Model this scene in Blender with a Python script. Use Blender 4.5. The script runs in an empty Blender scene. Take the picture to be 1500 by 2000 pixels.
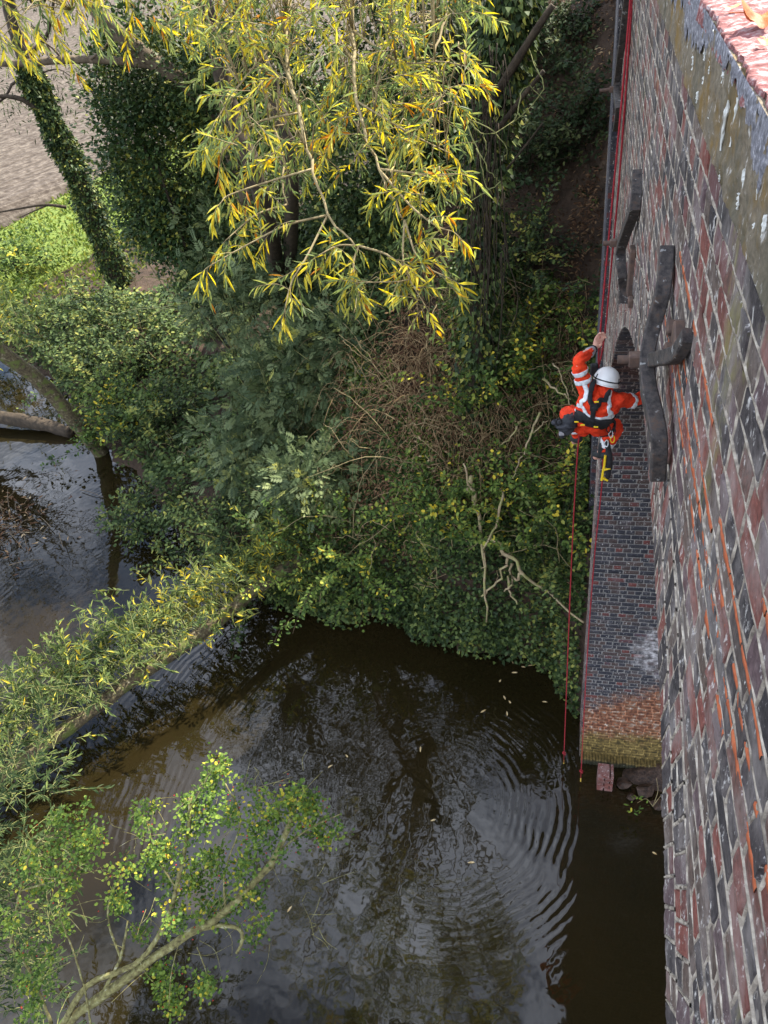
import bpy, math, random
import numpy as np
from mathutils import Vector, Matrix
from mathutils.bvhtree import BVHTree
random.seed(7); RNG = np.random.default_rng(11)
SC = bpy.context.scene; COL = SC.collection
R_ = math.radians
H = 12.9                                   # camera height over the river, metres

# ------------------------------------------------------------------ camera
# world: X away from the river face of the viaduct, Y along it, Z up, water at z = 0
F_PX = 1444.0
_v = np.array([415, 1350, F_PX]); _n = np.array([302, -1640, F_PX])
AY = _v/np.linalg.norm(_v); AZ = -_n/np.linalg.norm(_n); AZ -= AY*(AY@AZ); AZ /= np.linalg.norm(AZ)
AX = np.cross(AY, AZ); AX = AX if AX[0] > 0 else -AX
right = Vector((AX[0], AY[0], AZ[0])); up = Vector((AX[1], AY[1], AZ[1])); fwd = Vector((AX[2], AY[2], AZ[2]))
cam_d = bpy.data.cameras.new('camera'); cam = bpy.data.objects.new('camera', cam_d); COL.objects.link(cam)
cam_d.sensor_fit = 'VERTICAL'; cam_d.sensor_height = 36.0; cam_d.lens = F_PX/2000*36
cam_d.clip_start = 0.05; cam_d.clip_end = 2000
m = Matrix((right, up, -fwd)).transposed().to_4x4(); m.translation = (0, 0, H); cam.matrix_world = m
SC.camera = cam

# ------------------------------------------------------------------ world, sun, exposure
SUN_EL = R_(45); SUN_H = (0.54, 0.8417)     # horizontal direction towards the sun
w = bpy.data.worlds.new('World'); SC.world = w; w.use_nodes = True
nt = w.node_tree; nt.nodes.clear()
sky = nt.nodes.new('ShaderNodeTexSky'); sky.sky_type = 'NISHITA'; sky.sun_disc = False
sky.sun_elevation = SUN_EL; sky.sun_rotation = math.atan2(SUN_H[0], SUN_H[1]); sky.air_density = 1.0; sky.dust_density = 1.6; sky.ozone_density = 1.2
bg = nt.nodes.new('ShaderNodeBackground'); bg.inputs[1].default_value = 0.11
wo = nt.nodes.new('ShaderNodeOutputWorld')
tc = nt.nodes.new('ShaderNodeTexCoord'); cn = nt.nodes.new('ShaderNodeTexNoise'); cn.inputs['Scale'].default_value = 2.6; cn.inputs['Detail'].default_value = 7; cn.inputs['Roughness'].default_value = 0.62
cr = nt.nodes.new('ShaderNodeMapRange'); cr.inputs[1].default_value = 0.42; cr.inputs[2].default_value = 0.60; cr.inputs[4].default_value = 0.9
mx = nt.nodes.new('ShaderNodeMix'); mx.data_type = 'RGBA'; mx.inputs[7].default_value = (12.4, 13.3, 15.4, 1)
L = nt.links.new
L(tc.outputs['Generated'], cn.inputs['Vector']); L(cn.outputs['Fac'], cr.inputs[0]); L(cr.outputs[0], mx.inputs[0]); L(sky.outputs[0], mx.inputs[6]); L(mx.outputs[2], bg.inputs[0]); L(bg.outputs[0], wo.inputs[0])
sd = bpy.data.lights.new('sun', 'SUN'); so = bpy.data.objects.new('sun', sd); COL.objects.link(so)
sd.energy = 5.0; sd.angle = R_(0.5); sd.color = (1.0, 0.93, 0.80)
tow = Vector((SUN_H[0]*math.cos(SUN_EL), SUN_H[1]*math.cos(SUN_EL), math.sin(SUN_EL)))
so.rotation_euler = tow.to_track_quat('Z', 'Y').to_euler(); so.location = (10, 20, 40)
vs = SC.view_settings; vs.view_transform = 'Standard'; vs.look = 'None'; vs.gamma = 1; vs.exposure = 1.5
SC.cycles.max_bounces = 8; SC.cycles.use_denoising = True; SC.cycles.transparent_max_bounces = 4

# ------------------------------------------------------------------ helpers: geometry from the survey of the place
def ray(px, py):
    r = np.array([px-750, 1000-py, F_PX]); return np.array([r@AX, r@AY, r@AZ])
CAMP = np.array([0, 0, H])
def at_depth(px, py, D): return CAMP + ray(px, py)/F_PX*D
def at_x(px, py, x): r = ray(px, py); return CAMP + r*(x/r[0])
def at_y(px, py, y): r = ray(px, py); return CAMP + r*(y/r[1])
def at_z(px, py, z): r = ray(px, py); return CAMP + r*((z-H)/r[2])
def proj(P):
    P = np.asarray(P, float)-CAMP; q = P[..., :1]*AX+P[..., 1:2]*AY+P[..., 2:3]*AZ
    return np.stack([750+F_PX*q[..., 0]/q[..., 2], 1000-F_PX*q[..., 1]/q[..., 2], q[..., 2]], -1)
# terrain
WX = np.array([-200, -80, -42, -23, -18.4, -12.5, -9, -7, -5.3, -3.9, -1.2, -0.3, 0.3, 1.0, 60])
WY = np.array([140, 64, 36, 23.0, 20.2, 14.8, 12.2, 11.0, 10.5, 10.45, 9.9, 9.5, 8.6, 7.6, 7.5])
FIELD_Z = 1.75
def sstep(a, b, x): t = np.clip((x-a)/(b-a), 0, 1); return t*t*(3-2*t)
def vnoise(x, y, s, seed=0):
    x = np.asarray(x, float)/s+seed*17.3; y = np.asarray(y, float)/s-seed*9.1
    xi = np.floor(x); yi = np.floor(y); fx = x-xi; fy = y-yi; fx = fx*fx*(3-2*fx); fy = fy*fy*(3-2*fy)
    def h(a, b): v = np.sin(a*127.1+b*311.7+seed*74.7)*43758.5453; return v-np.floor(v)
    return (h(xi, yi)*(1-fx)+h(xi+1, yi)*fx)*(1-fy)+(h(xi, yi+1)*(1-fx)+h(xi+1, yi+1)*fx)*fy-0.5
NWX = np.array([-200, -60, -30, -19, -14.5, -11, -9, -7, 2, 60]); NWY = np.array([88, 30, 13, 5.5, 2.0, -0.6, -2.4, -4.5, -6, -6])
def ground_z(x, y):
    x = np.asarray(x, float); y = np.asarray(y, float)
    g = (y-np.interp(x, WX, WY))*np.where(x < -7, 0.8, 0.95) + vnoise(x, y, 1.7, 1)*0.45 + vnoise(x, y, .5, 2)*0.30
    near = sstep(-9, -3, x)
    step = 0.55+1.5*near; slope = 0.16+0.8*near
    z = np.where(g < 0, np.maximum(g*0.5, -1.2), step*sstep(0, 0.8, g)+np.maximum(g-0.3, 0)*slope)
    cap = FIELD_Z+9.0*sstep(-13, 1.5, x)
    z = np.where(g > 0, cap-np.log1p(np.exp(np.clip((cap-z)*1.6, -30, 30)))/1.6, z)
    z = np.where((g > 0) & (z < 0.03), 0.03, z)
    gn = (np.interp(x, NWX, NWY)-y)*0.8
    zn = np.where(gn > 0, np.minimum(0.9*sstep(0, 1.0, gn)+gn*0.25, 2.2), -9)
    z = np.maximum(z, zn)
    d = np.where(z > 0.1, 1.0, 0.0)
    return z + d*(vnoise(x, y, 2.3, 3)*0.35+vnoise(x, y, 0.7, 4)*0.12)*np.where(y > 32, 0.25, 1)
def at_ground(px, py):
    r = ray(px, py); r = r/np.linalg.norm(r)
    t = np.concatenate([np.arange(4, 60, 0.06), np.arange(60, 300, 0.5)])
    P = CAMP+t[:, None]*r; zz = np.maximum(ground_z(P[:, 0], P[:, 1]), 0); i = np.argmax(P[:, 2] < zz)
    return P[i]

# ------------------------------------------------------------------ helpers: objects
def props(o, label=None, cat=None, group=None, kind=None):
    if label: o['label'] = label
    if cat: o['category'] = cat
    if group: o['group'] = group
    if kind: o['kind'] = kind
    return o
def empty(name, loc, label, cat, group=None, kind=None):
    o = bpy.data.objects.new(name, None); COL.objects.link(o); o.location = tuple(loc); o.empty_display_size = 0.1
    return props(o, label, cat, group, kind)
def mesh_obj(name, V, Fs, mat, parent=None, attrs=None, smooth=False):
    """V (n,3) world coords; Fs: array (m,k) or list of faces"""
    V = np.asarray(V, np.float64)
    off = np.zeros(3)
    if parent is not None:
        q = parent
        while q is not None: off += np.array(q.location); q = q.parent
    me = bpy.data.meshes.new(name)
    if isinstance(Fs, np.ndarray):
        k = Fs.shape[1]; nf = len(Fs)
        me.vertices.add(len(V)); me.vertices.foreach_set('co', (V-off).astype(np.float32).ravel())
        me.loops.add(nf*k); me.loops.foreach_set('vertex_index', Fs.astype(np.int32).ravel())
        me.polygons.add(nf); me.polygons.foreach_set('loop_start', np.arange(0, nf*k, k, dtype=np.int32))
        me.update(calc_edges=True)
    else:
        me.from_pydata((V-off).tolist(), [], [tuple(int(i) for i in f) for f in Fs])
    if attrs:
        for an, av in attrs.items():
            a = me.attributes.new(an, 'FLOAT', 'POINT'); a.data.foreach_set('value', np.asarray(av, np.float32))
    if smooth: me.polygons.foreach_set('use_smooth', np.ones(len(me.polygons), bool))
    me.validate()
    me.materials.append(mat)
    o = bpy.data.objects.new(name, me); COL.objects.link(o)
    if parent is not None: o.parent = parent
    return o
class Geo:
    def __init__(s): s.V = []; s.F = []; s.A = []; s.n = 0
    def add(s, V, F, a=None):
        V = np.asarray(V, float); F = np.asarray(F, int)
        if F.ndim == 2 and F.shape[1] == 3: F = np.concatenate([F, F[:, 2:]], 1)
        s.V.append(V); s.F.append(F+s.n); s.n += len(V)
        s.A.append(np.full(len(V), 0.5 if a is None else a) if np.isscalar(a) or a is None else np.asarray(a))
    def build(s, name, mat, parent=None, smooth=False):
        V = np.concatenate(s.V); F = np.concatenate(s.F); A = np.concatenate(s.A)
        tri = F[:, 2] == F[:, 3]
        if tri.all(): F = F[:, :3]
        elif tri.any():
            fl = [tuple(f[:3]) if t else tuple(f) for f, t in zip(F, tri)]; return mesh_obj(name, V, fl, mat, parent, {'rnd': A}, smooth)
        return mesh_obj(name, V, F, mat, parent, {'rnd': A}, smooth)
def nrm(v): v = np.asarray(v, float); return v/(np.linalg.norm(v, axis=-1, keepdims=True)+1e-9)
def resample(pts, n):
    pts = np.asarray(pts, float)
    k = len(pts)
    if k > 2:                                   # Catmull-Rom
        P = np.vstack([2*pts[0]-pts[1], pts, 2*pts[-1]-pts[-2]]); out = []
        for t in np.linspace(0, k-1-1e-6, n):
            i = int(t); u = t-i; p0, p1, p2, p3 = P[i:i+4]
            out.append(0.5*((2*p1)+(-p0+p2)*u+(2*p0-5*p1+4*p2-p3)*u*u+(-p0+3*p1-3*p2+p3)*u**3))
        return np.array(out)
    t = np.linspace(0, 1, n)[:, None]; return pts[0]*(1-t)+pts[1]*t
def tube(geo, pts, rad, sides=6, a=0.5, jit=0.0, caps=True, squash=None):
    pts = np.asarray(pts, float); n = len(pts); rad = np.broadcast_to(np.asarray(rad, float), (n,))
    T = nrm(np.gradient(pts, axis=0)); ref = np.array([0.13, 0.21, 0.97]) if abs(T[0, 2]) < 0.9 else np.array([1.0, 0.1, 0])
    U = nrm(np.cross(T, ref)); W = np.cross(T, U)
    if squash is not None:                      # squash = (direction, factor)
        pass
    th = np.arange(sides)/sides*2*np.pi
    rr = rad[:, None]*(1+jit*RNG.standard_normal((n, sides)))
    V = pts[:, None]+rr[..., None]*(np.cos(th)[None, :, None]*U[:, None]+np.sin(th)[None, :, None]*W[:, None])
    idx = np.arange(n*sides).reshape(n, sides); nx = np.roll(idx, -1, 1)
    F = np.stack([idx[:-1], nx[:-1], nx[1:], idx[1:]], -1).reshape(-1, 4)
    V = V.reshape(-1, 3)
    if caps:
        c0 = len(V); V = np.vstack([V, pts[0], pts[-1]])
        F = np.vstack([F, np.stack([nx[0], idx[0], np.full(sides, c0), np.full(sides, c0)], -1), np.stack([idx[-1], nx[-1], np.full(sides, c0+1), np.full(sides, c0+1)], -1)])
    geo.add(V, F, a)
def box(geo, lo, hi, a=0.5, M=None, bevel=0.0):
    lo = np.asarray(lo, float); hi = np.asarray(hi, float); b = bevel
    V = []; 
    for sx in (0, 1):
        for sy in (0, 1):
            for sz in (0, 1): V.append([(lo, hi)[sx][0], (lo, hi)[sy][1], (lo, hi)[sz][2]])
    V = np.array(V); F = np.array([[0, 1, 3, 2], [4, 6, 7, 5], [0, 4, 5, 1], [2, 3, 7, 6], [0, 2, 6, 4], [1, 5, 7, 3]])
    if b > 0:
        c = (lo+hi)/2; VV = []; FF = []
        # three shrunken copies of each corner
        idx = {}
        for i, v in enumerate(V):
            s = np.sign(v-c)
            for ax in range(3):
                q = v-s*b; q[ax] = v[ax]; idx[(i, ax)] = len(VV); VV.append(q)
        axes = [0, 0, 1, 1, 2, 2]
        for f, ax in zip(F, axes): FF.append([idx[(i, ax)] for i in f])
        ed = [(0, 1, 2), (2, 3, 2), (4, 5, 2), (6, 7, 2), (0, 2, 1), (1, 3, 1), (4, 6, 1), (5, 7, 1), (0, 4, 0), (1, 5, 0), (2, 6, 0), (3, 7, 0)]
        for i, j, ax in ed:
            o1, o2 = [k for k in range(3) if k != ax]; FF.append([idx[(i, o1)], idx[(j, o1)], idx[(j, o2)], idx[(i, o2)]])
        for i in range(8): FF.append([idx[(i, 0)], idx[(i, 1)], idx[(i, 2)], idx[(i, 2)]])
        V = np.array(VV); F = np.array(FF)
    if M is not None: V = V@np.array(M.to_3x3()).T+np.array(M.translation)
    geo.add(V, F, a)

# leaf templates: verts (u along, v across, w out of plane), faces
T_LANCE = (np.array([[0, 0, 0], [.28, .5, .03], [.28, -.5, .03], [.65, .42, .0], [.65, -.42, .0], [1, 0, -.10], [.3, 0, -.03], [.66, 0, -.06]]),
           np.array([[0, 6, 1, 1], [0, 2, 6, 6], [6, 7, 3, 1], [6, 2, 4, 7], [7, 5, 3, 3], [7, 4, 5, 5]]))
T_DIAM = (np.array([[0, 0, 0], [.45, .5, .06], [1, 0, -.05], [.45, -.5, .06]]), np.array([[0, 3, 2, 1]]))
T_OVAL = (np.array([[0, 0, 0], [.25, .42, .05], [.7, .38, .03], [1, 0, -.06], [.7, -.38, .03], [.25, -.42, .05]]), np.array([[0, 5, 4, 3], [0, 3, 2, 1]]))
T_IVY = (np.array([[0, 0, 0], [.1, .45, .05], [.5, .3, .02], [1, 0, -.05], [.5, -.3, .02], [.1, -.45, .05]]), np.array([[0, 5, 4, 3], [0, 3, 2, 1]]))
def pinnate(k=4):
    V = [[0, .012, 0], [0, -.012, 0], [1, 0, -.1]]; Fc = [[0, 1, 2, 2]]
    def leaflet(u, v, du, dv, l, wd, dz):
        b = len(V); n_ = np.array([-dv, du])
        for s, q in ((0, 0), (.5, wd), (1, 0), (.5, -wd)):
            V.append([u+du*l*s+n_[0]*q*l, v+dv*l*s+n_[1]*q*l, -.1*u*u+dz*s])
        Fc.append([b, b+3, b+2, b+1])
    for i in range(k):
        u = .28+.6*i/k
        for s in (1, -1): leaflet(u, 0, .5, .86*s, .42-.05*abs(i-1), .2, -.06)
    leaflet(.92, 0, 1, 0, .36, .2, -.05)
    return np.array(V), np.array(Fc)
T_PIN = pinnate(4)
def leaves(geo, P, D, L_, W_, tmpl, upv=None, a=None, roll=1.0):
    """P positions, D directions; leaf plane roughly faces up with random roll"""
    P = np.asarray(P, float); n = len(P)
    if n == 0: return
    D = nrm(D); T, Fc = tmpl
    upv = np.array([0, 0, 1.0]) if upv is None else upv
    N = upv+RNG.standard_normal((n, 3))*0.45*roll
    S = nrm(np.cross(N, D)); N = np.cross(D, S)
    L_ = np.broadcast_to(L_, (n,)); W_ = np.broadcast_to(W_, (n,))
    V = P[:, None]+T[None, :, 0, None]*L_[:, None, None]*D[:, None]+T[None, :, 1, None]*W_[:, None, None]*S[:, None]+T[None, :, 2, None]*L_[:, None, None]*N[:, None]
    F = (Fc[None]+np.arange(n)[:, None, None]*len(T)).reshape(-1, 4)
    A = RNG.random(n) if a is None else np.broadcast_to(a, (n,))
    geo.add(V.reshape(-1, 3), F, np.repeat(A, len(T)))
def rand_dir(n): return nrm(RNG.standard_normal((n, 3)))

# ------------------------------------------------------------------ materials
def new_mat(name):
    mt = bpy.data.materials.new(name); mt.use_nodes = True; t = mt.node_tree; t.nodes.clear()
    o = t.nodes.new('ShaderNodeOutputMaterial'); return mt, t, o
def N(t, ty, **kw):
    n = t.nodes.new(ty)
    for k, v in kw.items():
        if k.startswith('i_'):
            key = k[2:]; key = int(key) if key.isdigit() else key
            n.inputs[key].default_value = v
        else: setattr(n, k, v)
    return n
def ramp(t, stops, src=None, interp='LINEAR'):
    n = t.nodes.new('ShaderNodeValToRGB'); e = n.color_ramp; e.interpolation = interp
    while len(e.elements) < len(stops): e.elements.new(0.5)
    for el, (p, c) in zip(e.elements, stops): el.position = p; el.color = (*c, 1) if len(c) == 3 else c
    if src is not None: t.links.new(src, n.inputs[0])
    return n
def leaf_mat(name, stops, trans=0.35, rough=0.55, spec=0.3, tval=1.25):
    mt, t, o = new_mat(name); at = N(t, 'ShaderNodeAttribute', attribute_name='rnd')
    r = ramp(t, stops, at.outputs['Fac'])
    p = N(t, 'ShaderNodeBsdfPrincipled'); p.inputs['Roughness'].default_value = rough; p.inputs['Specular IOR Level'].default_value = spec
    tr = N(t, 'ShaderNodeBsdfTranslucent'); ms = N(t, 'ShaderNodeMixShader'); ms.inputs[0].default_value = trans
    gm = N(t, 'ShaderNodeHueSaturation'); gm.inputs['Value'].default_value = tval; gm.inputs['Saturation'].default_value = 1.1; t.links.new(r.outputs[0], gm.inputs['Color'])
    t.links.new(r.outputs[0], p.inputs['Base Color']); t.links.new(gm.outputs[0], tr.inputs[0])
    t.links.new(p.outputs[0], ms.inputs[1]); t.links.new(tr.outputs[0], ms.inputs[2]); t.links.new(ms.outputs[0], o.inputs[0]); return mt
def noise_mat(name, stops, scale=8, rough=0.85, bump=0.3, detail=8, stretch=(1, 1, 1), spec=0.25, dist=0.02, metallic=0, rnd=0.0, blotch=None):
    mt, t, o = new_mat(name)
    co = N(t, 'ShaderNodeTexCoord'); mp = N(t, 'ShaderNodeMapping'); mp.inputs['Scale'].default_value = stretch
    t.links.new(co.outputs['Object'], mp.inputs[0])
    n1 = N(t, 'ShaderNodeTexNoise'); n1.inputs['Scale'].default_value = scale; n1.inputs['Detail'].default_value = detail; n1.inputs['Roughness'].default_value = 0.65
    t.links.new(mp.outputs[0], n1.inputs['Vector']); fac = n1.outputs['Fac']
    if rnd:
        at = N(t, 'ShaderNodeAttribute', attribute_name='rnd'); mm = N(t, 'ShaderNodeMath', operation='MULTIPLY_ADD'); mm.inputs[1].default_value = rnd; t.links.new(at.outputs['Fac'], mm.inputs[0])
        ad = N(t, 'ShaderNodeMath', operation='SUBTRACT'); t.links.new(fac, mm.inputs[2]); t.links.new(mm.outputs[0], ad.inputs[0]); ad.inputs[1].default_value = rnd/2; fac = ad.outputs[0]
    r = ramp(t, stops, fac); col = r.outputs[0]
    if blotch:
        n2 = N(t, 'ShaderNodeTexNoise'); n2.inputs['Scale'].default_value = blotch[0]; n2.inputs['Detail'].default_value = 4; t.links.new(co.outputs['Object'], n2.inputs['Vector'])
        br = ramp(t, [(blotch[1], (0, 0, 0)), (blotch[2], (1, 1, 1))], n2.outputs['Fac']); mi = N(t, 'ShaderNodeMix', data_type='RGBA'); mi.inputs[7].default_value = (*blotch[3], 1)
        t.links.new(br.outputs[0], mi.inputs[0]); t.links.new(col, mi.inputs[6]); col = mi.outputs[2]
    p = N(t, 'ShaderNodeBsdfPrincipled'); p.inputs['Roughness'].default_value = rough; p.inputs['Specular IOR Level'].default_value = spec; p.inputs['Metallic'].default_value = metallic
    t.links.new(col, p.inputs['Base Color'])
    b = N(t, 'ShaderNodeBump'); b.inputs['Strength'].default_value = bump; b.inputs['Distance'].default_value = dist
    t.links.new(n1.outputs['Fac'], b.inputs['Height']); t.links.new(b.outputs[0], p.inputs['Normal']); t.links.new(p.outputs[0], o.inputs[0]); return mt

G_ = lambda *c: tuple(c)
YEL = (0.60, 0.40, 0.03); ORA = (0.50, 0.22, 0.02)
M = {}
M['willow_near'] = leaf_mat('willow_near', [(0, (.085, .125, .050)), (.30, (.15, .20, .075)), (.48, (.27, .31, .10)), (.66, (.56, .49, .07)), (.93, (.68, .52, .05)), (.98, (.58, .30, .03)), (1, (.45, .18, .02))], 0.50, 0.50, 0.25)
M['willow_green'] = leaf_mat('willow_green', [(0, (.040, .066, .026)), (.4, (.11, .155, .050)), (.68, (.22, .255, .065)), (.84, (.50, .44, .06)), (1, (.66, .48, .04))], 0.34, 0.55, 0.18)
M['elder'] = leaf_mat('elder', [(0, (.018, .034, .016)), (.45, (.066, .095, .042)), (.9, (.17, .205, .088)), (1, (.30, .30, .07))], 0.16, 0.60, 0.14)
M['ivy'] = leaf_mat('ivy', [(0, (.010, .020, .008)), (.5, (.040, .068, .022)), (.85, (.11, .15, .040)), (1, (.32, .30, .06))], 0.08, 0.55, 0.18)
M['ivytree'] = leaf_mat('ivytree', [(0, (.016, .034, .014)), (.5, (.035, .066, .02)), (.8, (.08, .11, .025)), (1, (.24, .22, .03))], 0.12, 0.55, 0.18)
M['bush'] = leaf_mat('bush', [(0, (.022, .044, .012)), (.4, (.075, .125, .028)), (.78, (.165, .22, .045)), (.94, (.30, .31, .05)), (1, (.58, .45, .05))], 0.22, 0.60, 0.14)
M['haw'] = leaf_mat('haw', [(0, (.028, .055, .014)), (.45, (.095, .165, .034)), (.8, (.20, .27, .045)), (.94, (.46, .42, .05)), (1, (.60, .46, .05))], 0.26, 0.60, 0.15)
M['nettle'] = leaf_mat('nettle', [(0, (.016, .030, .011)), (.4, (.055, .086, .030)), (.75, (.125, .17, .052)), (1, (.26, .26, .06))], 0.16, 0.62, 0.12)
M['dullleaf'] = leaf_mat('dullleaf', [(0, (.02, .038, .016)), (.5, (.035, .055, .022)), (1, (.09, .10, .035))], 0.10, 0.65, 0.10)
M['litter'] = leaf_mat('litter', [(0, (.05, .026, .015)), (.5, (.12, .065, .035)), (.85, (.26, .17, .09)), (1, (.5, .38, .22))], 0.08, 0.75, 0.10)
M['grass'] = leaf_mat('grass', [(0, (.05, .08, .016)), (.5, (.115, .16, .026)), (1, (.25, .25, .06))], 0.35, 0.60, 0.15)
M['bark'] = noise_mat('bark', [(.3, (.05, .036, .024)), (.55, (.13, .10, .065)), (.75, (.24, .19, .12))], 9, .9, .8, stretch=(1, 1, .35), dist=.03)
M['bark_moss'] = noise_mat('bark_moss', [(.34, (.03, .022, .014)), (.48, (.085, .065, .038)), (.58, (.12, .10, .05)), (.72, (.32, .28, .20))], 14, .9, .8, dist=.03, blotch=(5, .52, .62, (.10, .12, .03)))
M['haw_bark'] = noise_mat('haw_bark', [(.34, (.06, .05, .022)), (.48, (.17, .15, .06)), (.58, (.22, .21, .08)), (.72, (.42, .40, .30))], 16, .9, .8, dist=.02)
M['bark_dark'] = noise_mat('bark_dark', [(.3, (.022, .017, .012)), (.6, (.06, .045, .03)), (.8, (.12, .09, .06))], 8, .9, .8, dist=.03)
M['twig'] = noise_mat('twig', [(.3, (.16, .12, .06)), (.7, (.36, .29, .15))], 12, .8, .3)
M['twig_green'] = noise_mat('twig_green', [(.3, (.13, .15, .05)), (.7, (.27, .26, .10))], 12, .8, .3)
M['straw'] = noise_mat('straw', [(.25, (.09, .055, .03)), (.5, (.24, .16, .08)), (.8, (.46, .36, .20))], 6, .85, .3)
M['deadwood'] = noise_mat('deadwood', [(.3, (.20, .14, .08)), (.7, (.46, .37, .22))], 10, .85, .5, blotch=(6, .5, .65, (.28, .28, .10)))
def brick_mat(name, stops, bloom=(.30, .54, .70, (.55, .52, .50)), algae=None, bump=.6, extra=None):
    mt, t, o = new_mat(name); K = t.links.new
    at = N(t, 'ShaderNodeAttribute', attribute_name='rnd'); gp = N(t, 'ShaderNodeNewGeometry')
    n1 = N(t, 'ShaderNodeTexNoise'); n1.inputs['Scale'].default_value = 45; n1.inputs['Detail'].default_value = 8; n1.inputs['Roughness'].default_value = .7; K(gp.outputs['Position'], n1.inputs['Vector'])
    mm = N(t, 'ShaderNodeMath', operation='MULTIPLY_ADD'); mm.inputs[1].default_value = .10; K(n1.outputs['Fac'], mm.inputs[0]); K(at.outputs['Fac'], mm.inputs[2])
    sb = N(t, 'ShaderNodeMath', operation='SUBTRACT'); K(mm.outputs[0], sb.inputs[0]); sb.inputs[1].default_value = .05
    col = ramp(t, stops, sb.outputs[0]).outputs[0]
    hv = N(t, 'ShaderNodeHueSaturation'); vr = N(t, 'ShaderNodeMapRange'); vr.inputs[1].default_value = .3; vr.inputs[2].default_value = .7; vr.inputs[3].default_value = .55; vr.inputs[4].default_value = 1.5
    K(n1.outputs['Fac'], vr.inputs[0]); K(vr.outputs[0], hv.inputs['Value']); K(col, hv.inputs['Color']); col = hv.outputs[0]
    def over(col, scale, lo, hi, c, stretch=(1, 1, 1), amt=1.0, detail=6):
        mp = N(t, 'ShaderNodeMapping'); mp.inputs['Scale'].default_value = stretch; K(gp.outputs['Position'], mp.inputs[0])
        n = N(t, 'ShaderNodeTexNoise'); n.inputs['Scale'].default_value = scale; n.inputs['Detail'].default_value = detail; n.inputs['Roughness'].default_value = .68; K(mp.outputs[0], n.inputs['Vector'])
        r = ramp(t, [(lo, (0, 0, 0)), (hi, (amt, amt, amt))], n.outputs['Fac']); mi = N(t, 'ShaderNodeMix', data_type='RGBA'); mi.inputs[7].default_value = (*c, 1)
        K(r.outputs[0], mi.inputs[0]); K(col, mi.inputs[6]); return mi.outputs[2]
    if bloom:
        col = over(col, 5, bloom[1], bloom[2], bloom[3], amt=bloom[0], detail=10)
        col = over(col, 38, .59, .67, (.62, .60, .57), (1, 1, .55), .8)
    if algae: col = over(col, 2.2, algae[0], algae[1], algae[2], (1, 1, .5), .8)
    if extra: col = extra(t, gp, col)
    p = N(t, 'ShaderNodeBsdfPrincipled'); p.inputs['Roughness'].default_value = .86; p.inputs['Specular IOR Level'].default_value = .25; K(col, p.inputs['Base Color'])
    b = N(t, 'ShaderNodeBump'); b.inputs['Strength'].default_value = bump; b.inputs['Distance'].default_value = .006; K(n1.outputs['Fac'], b.inputs['Height']); K(b.outputs[0], p.inputs['Normal']); K(p.outputs[0], o.inputs[0])
    return mt
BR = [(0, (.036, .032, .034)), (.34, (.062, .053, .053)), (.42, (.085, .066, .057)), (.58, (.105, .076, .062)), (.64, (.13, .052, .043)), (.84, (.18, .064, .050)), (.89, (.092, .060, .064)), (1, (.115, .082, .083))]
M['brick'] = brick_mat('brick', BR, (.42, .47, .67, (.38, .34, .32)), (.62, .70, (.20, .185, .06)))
M['mortar'] = noise_mat('mortar', [(.32, (.11, .095, .08)), (.46, (.25, .215, .175)), (.60, (.44, .39, .32)), (.75, (.66, .60, .50))], 22, .95, .8, dist=.004)
M['backing'] = noise_mat('backing', [(.3, (.12, .11, .10)), (.7, (.30, .27, .24))], 14, .95, .8, dist=.01)
M['orange_brick'] = noise_mat('orange_brick', [(.3, (.26, .065, .03)), (.6, (.46, .13, .055)), (.85, (.5, .28, .20))], 25, .9, .6, dist=.004)
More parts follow.
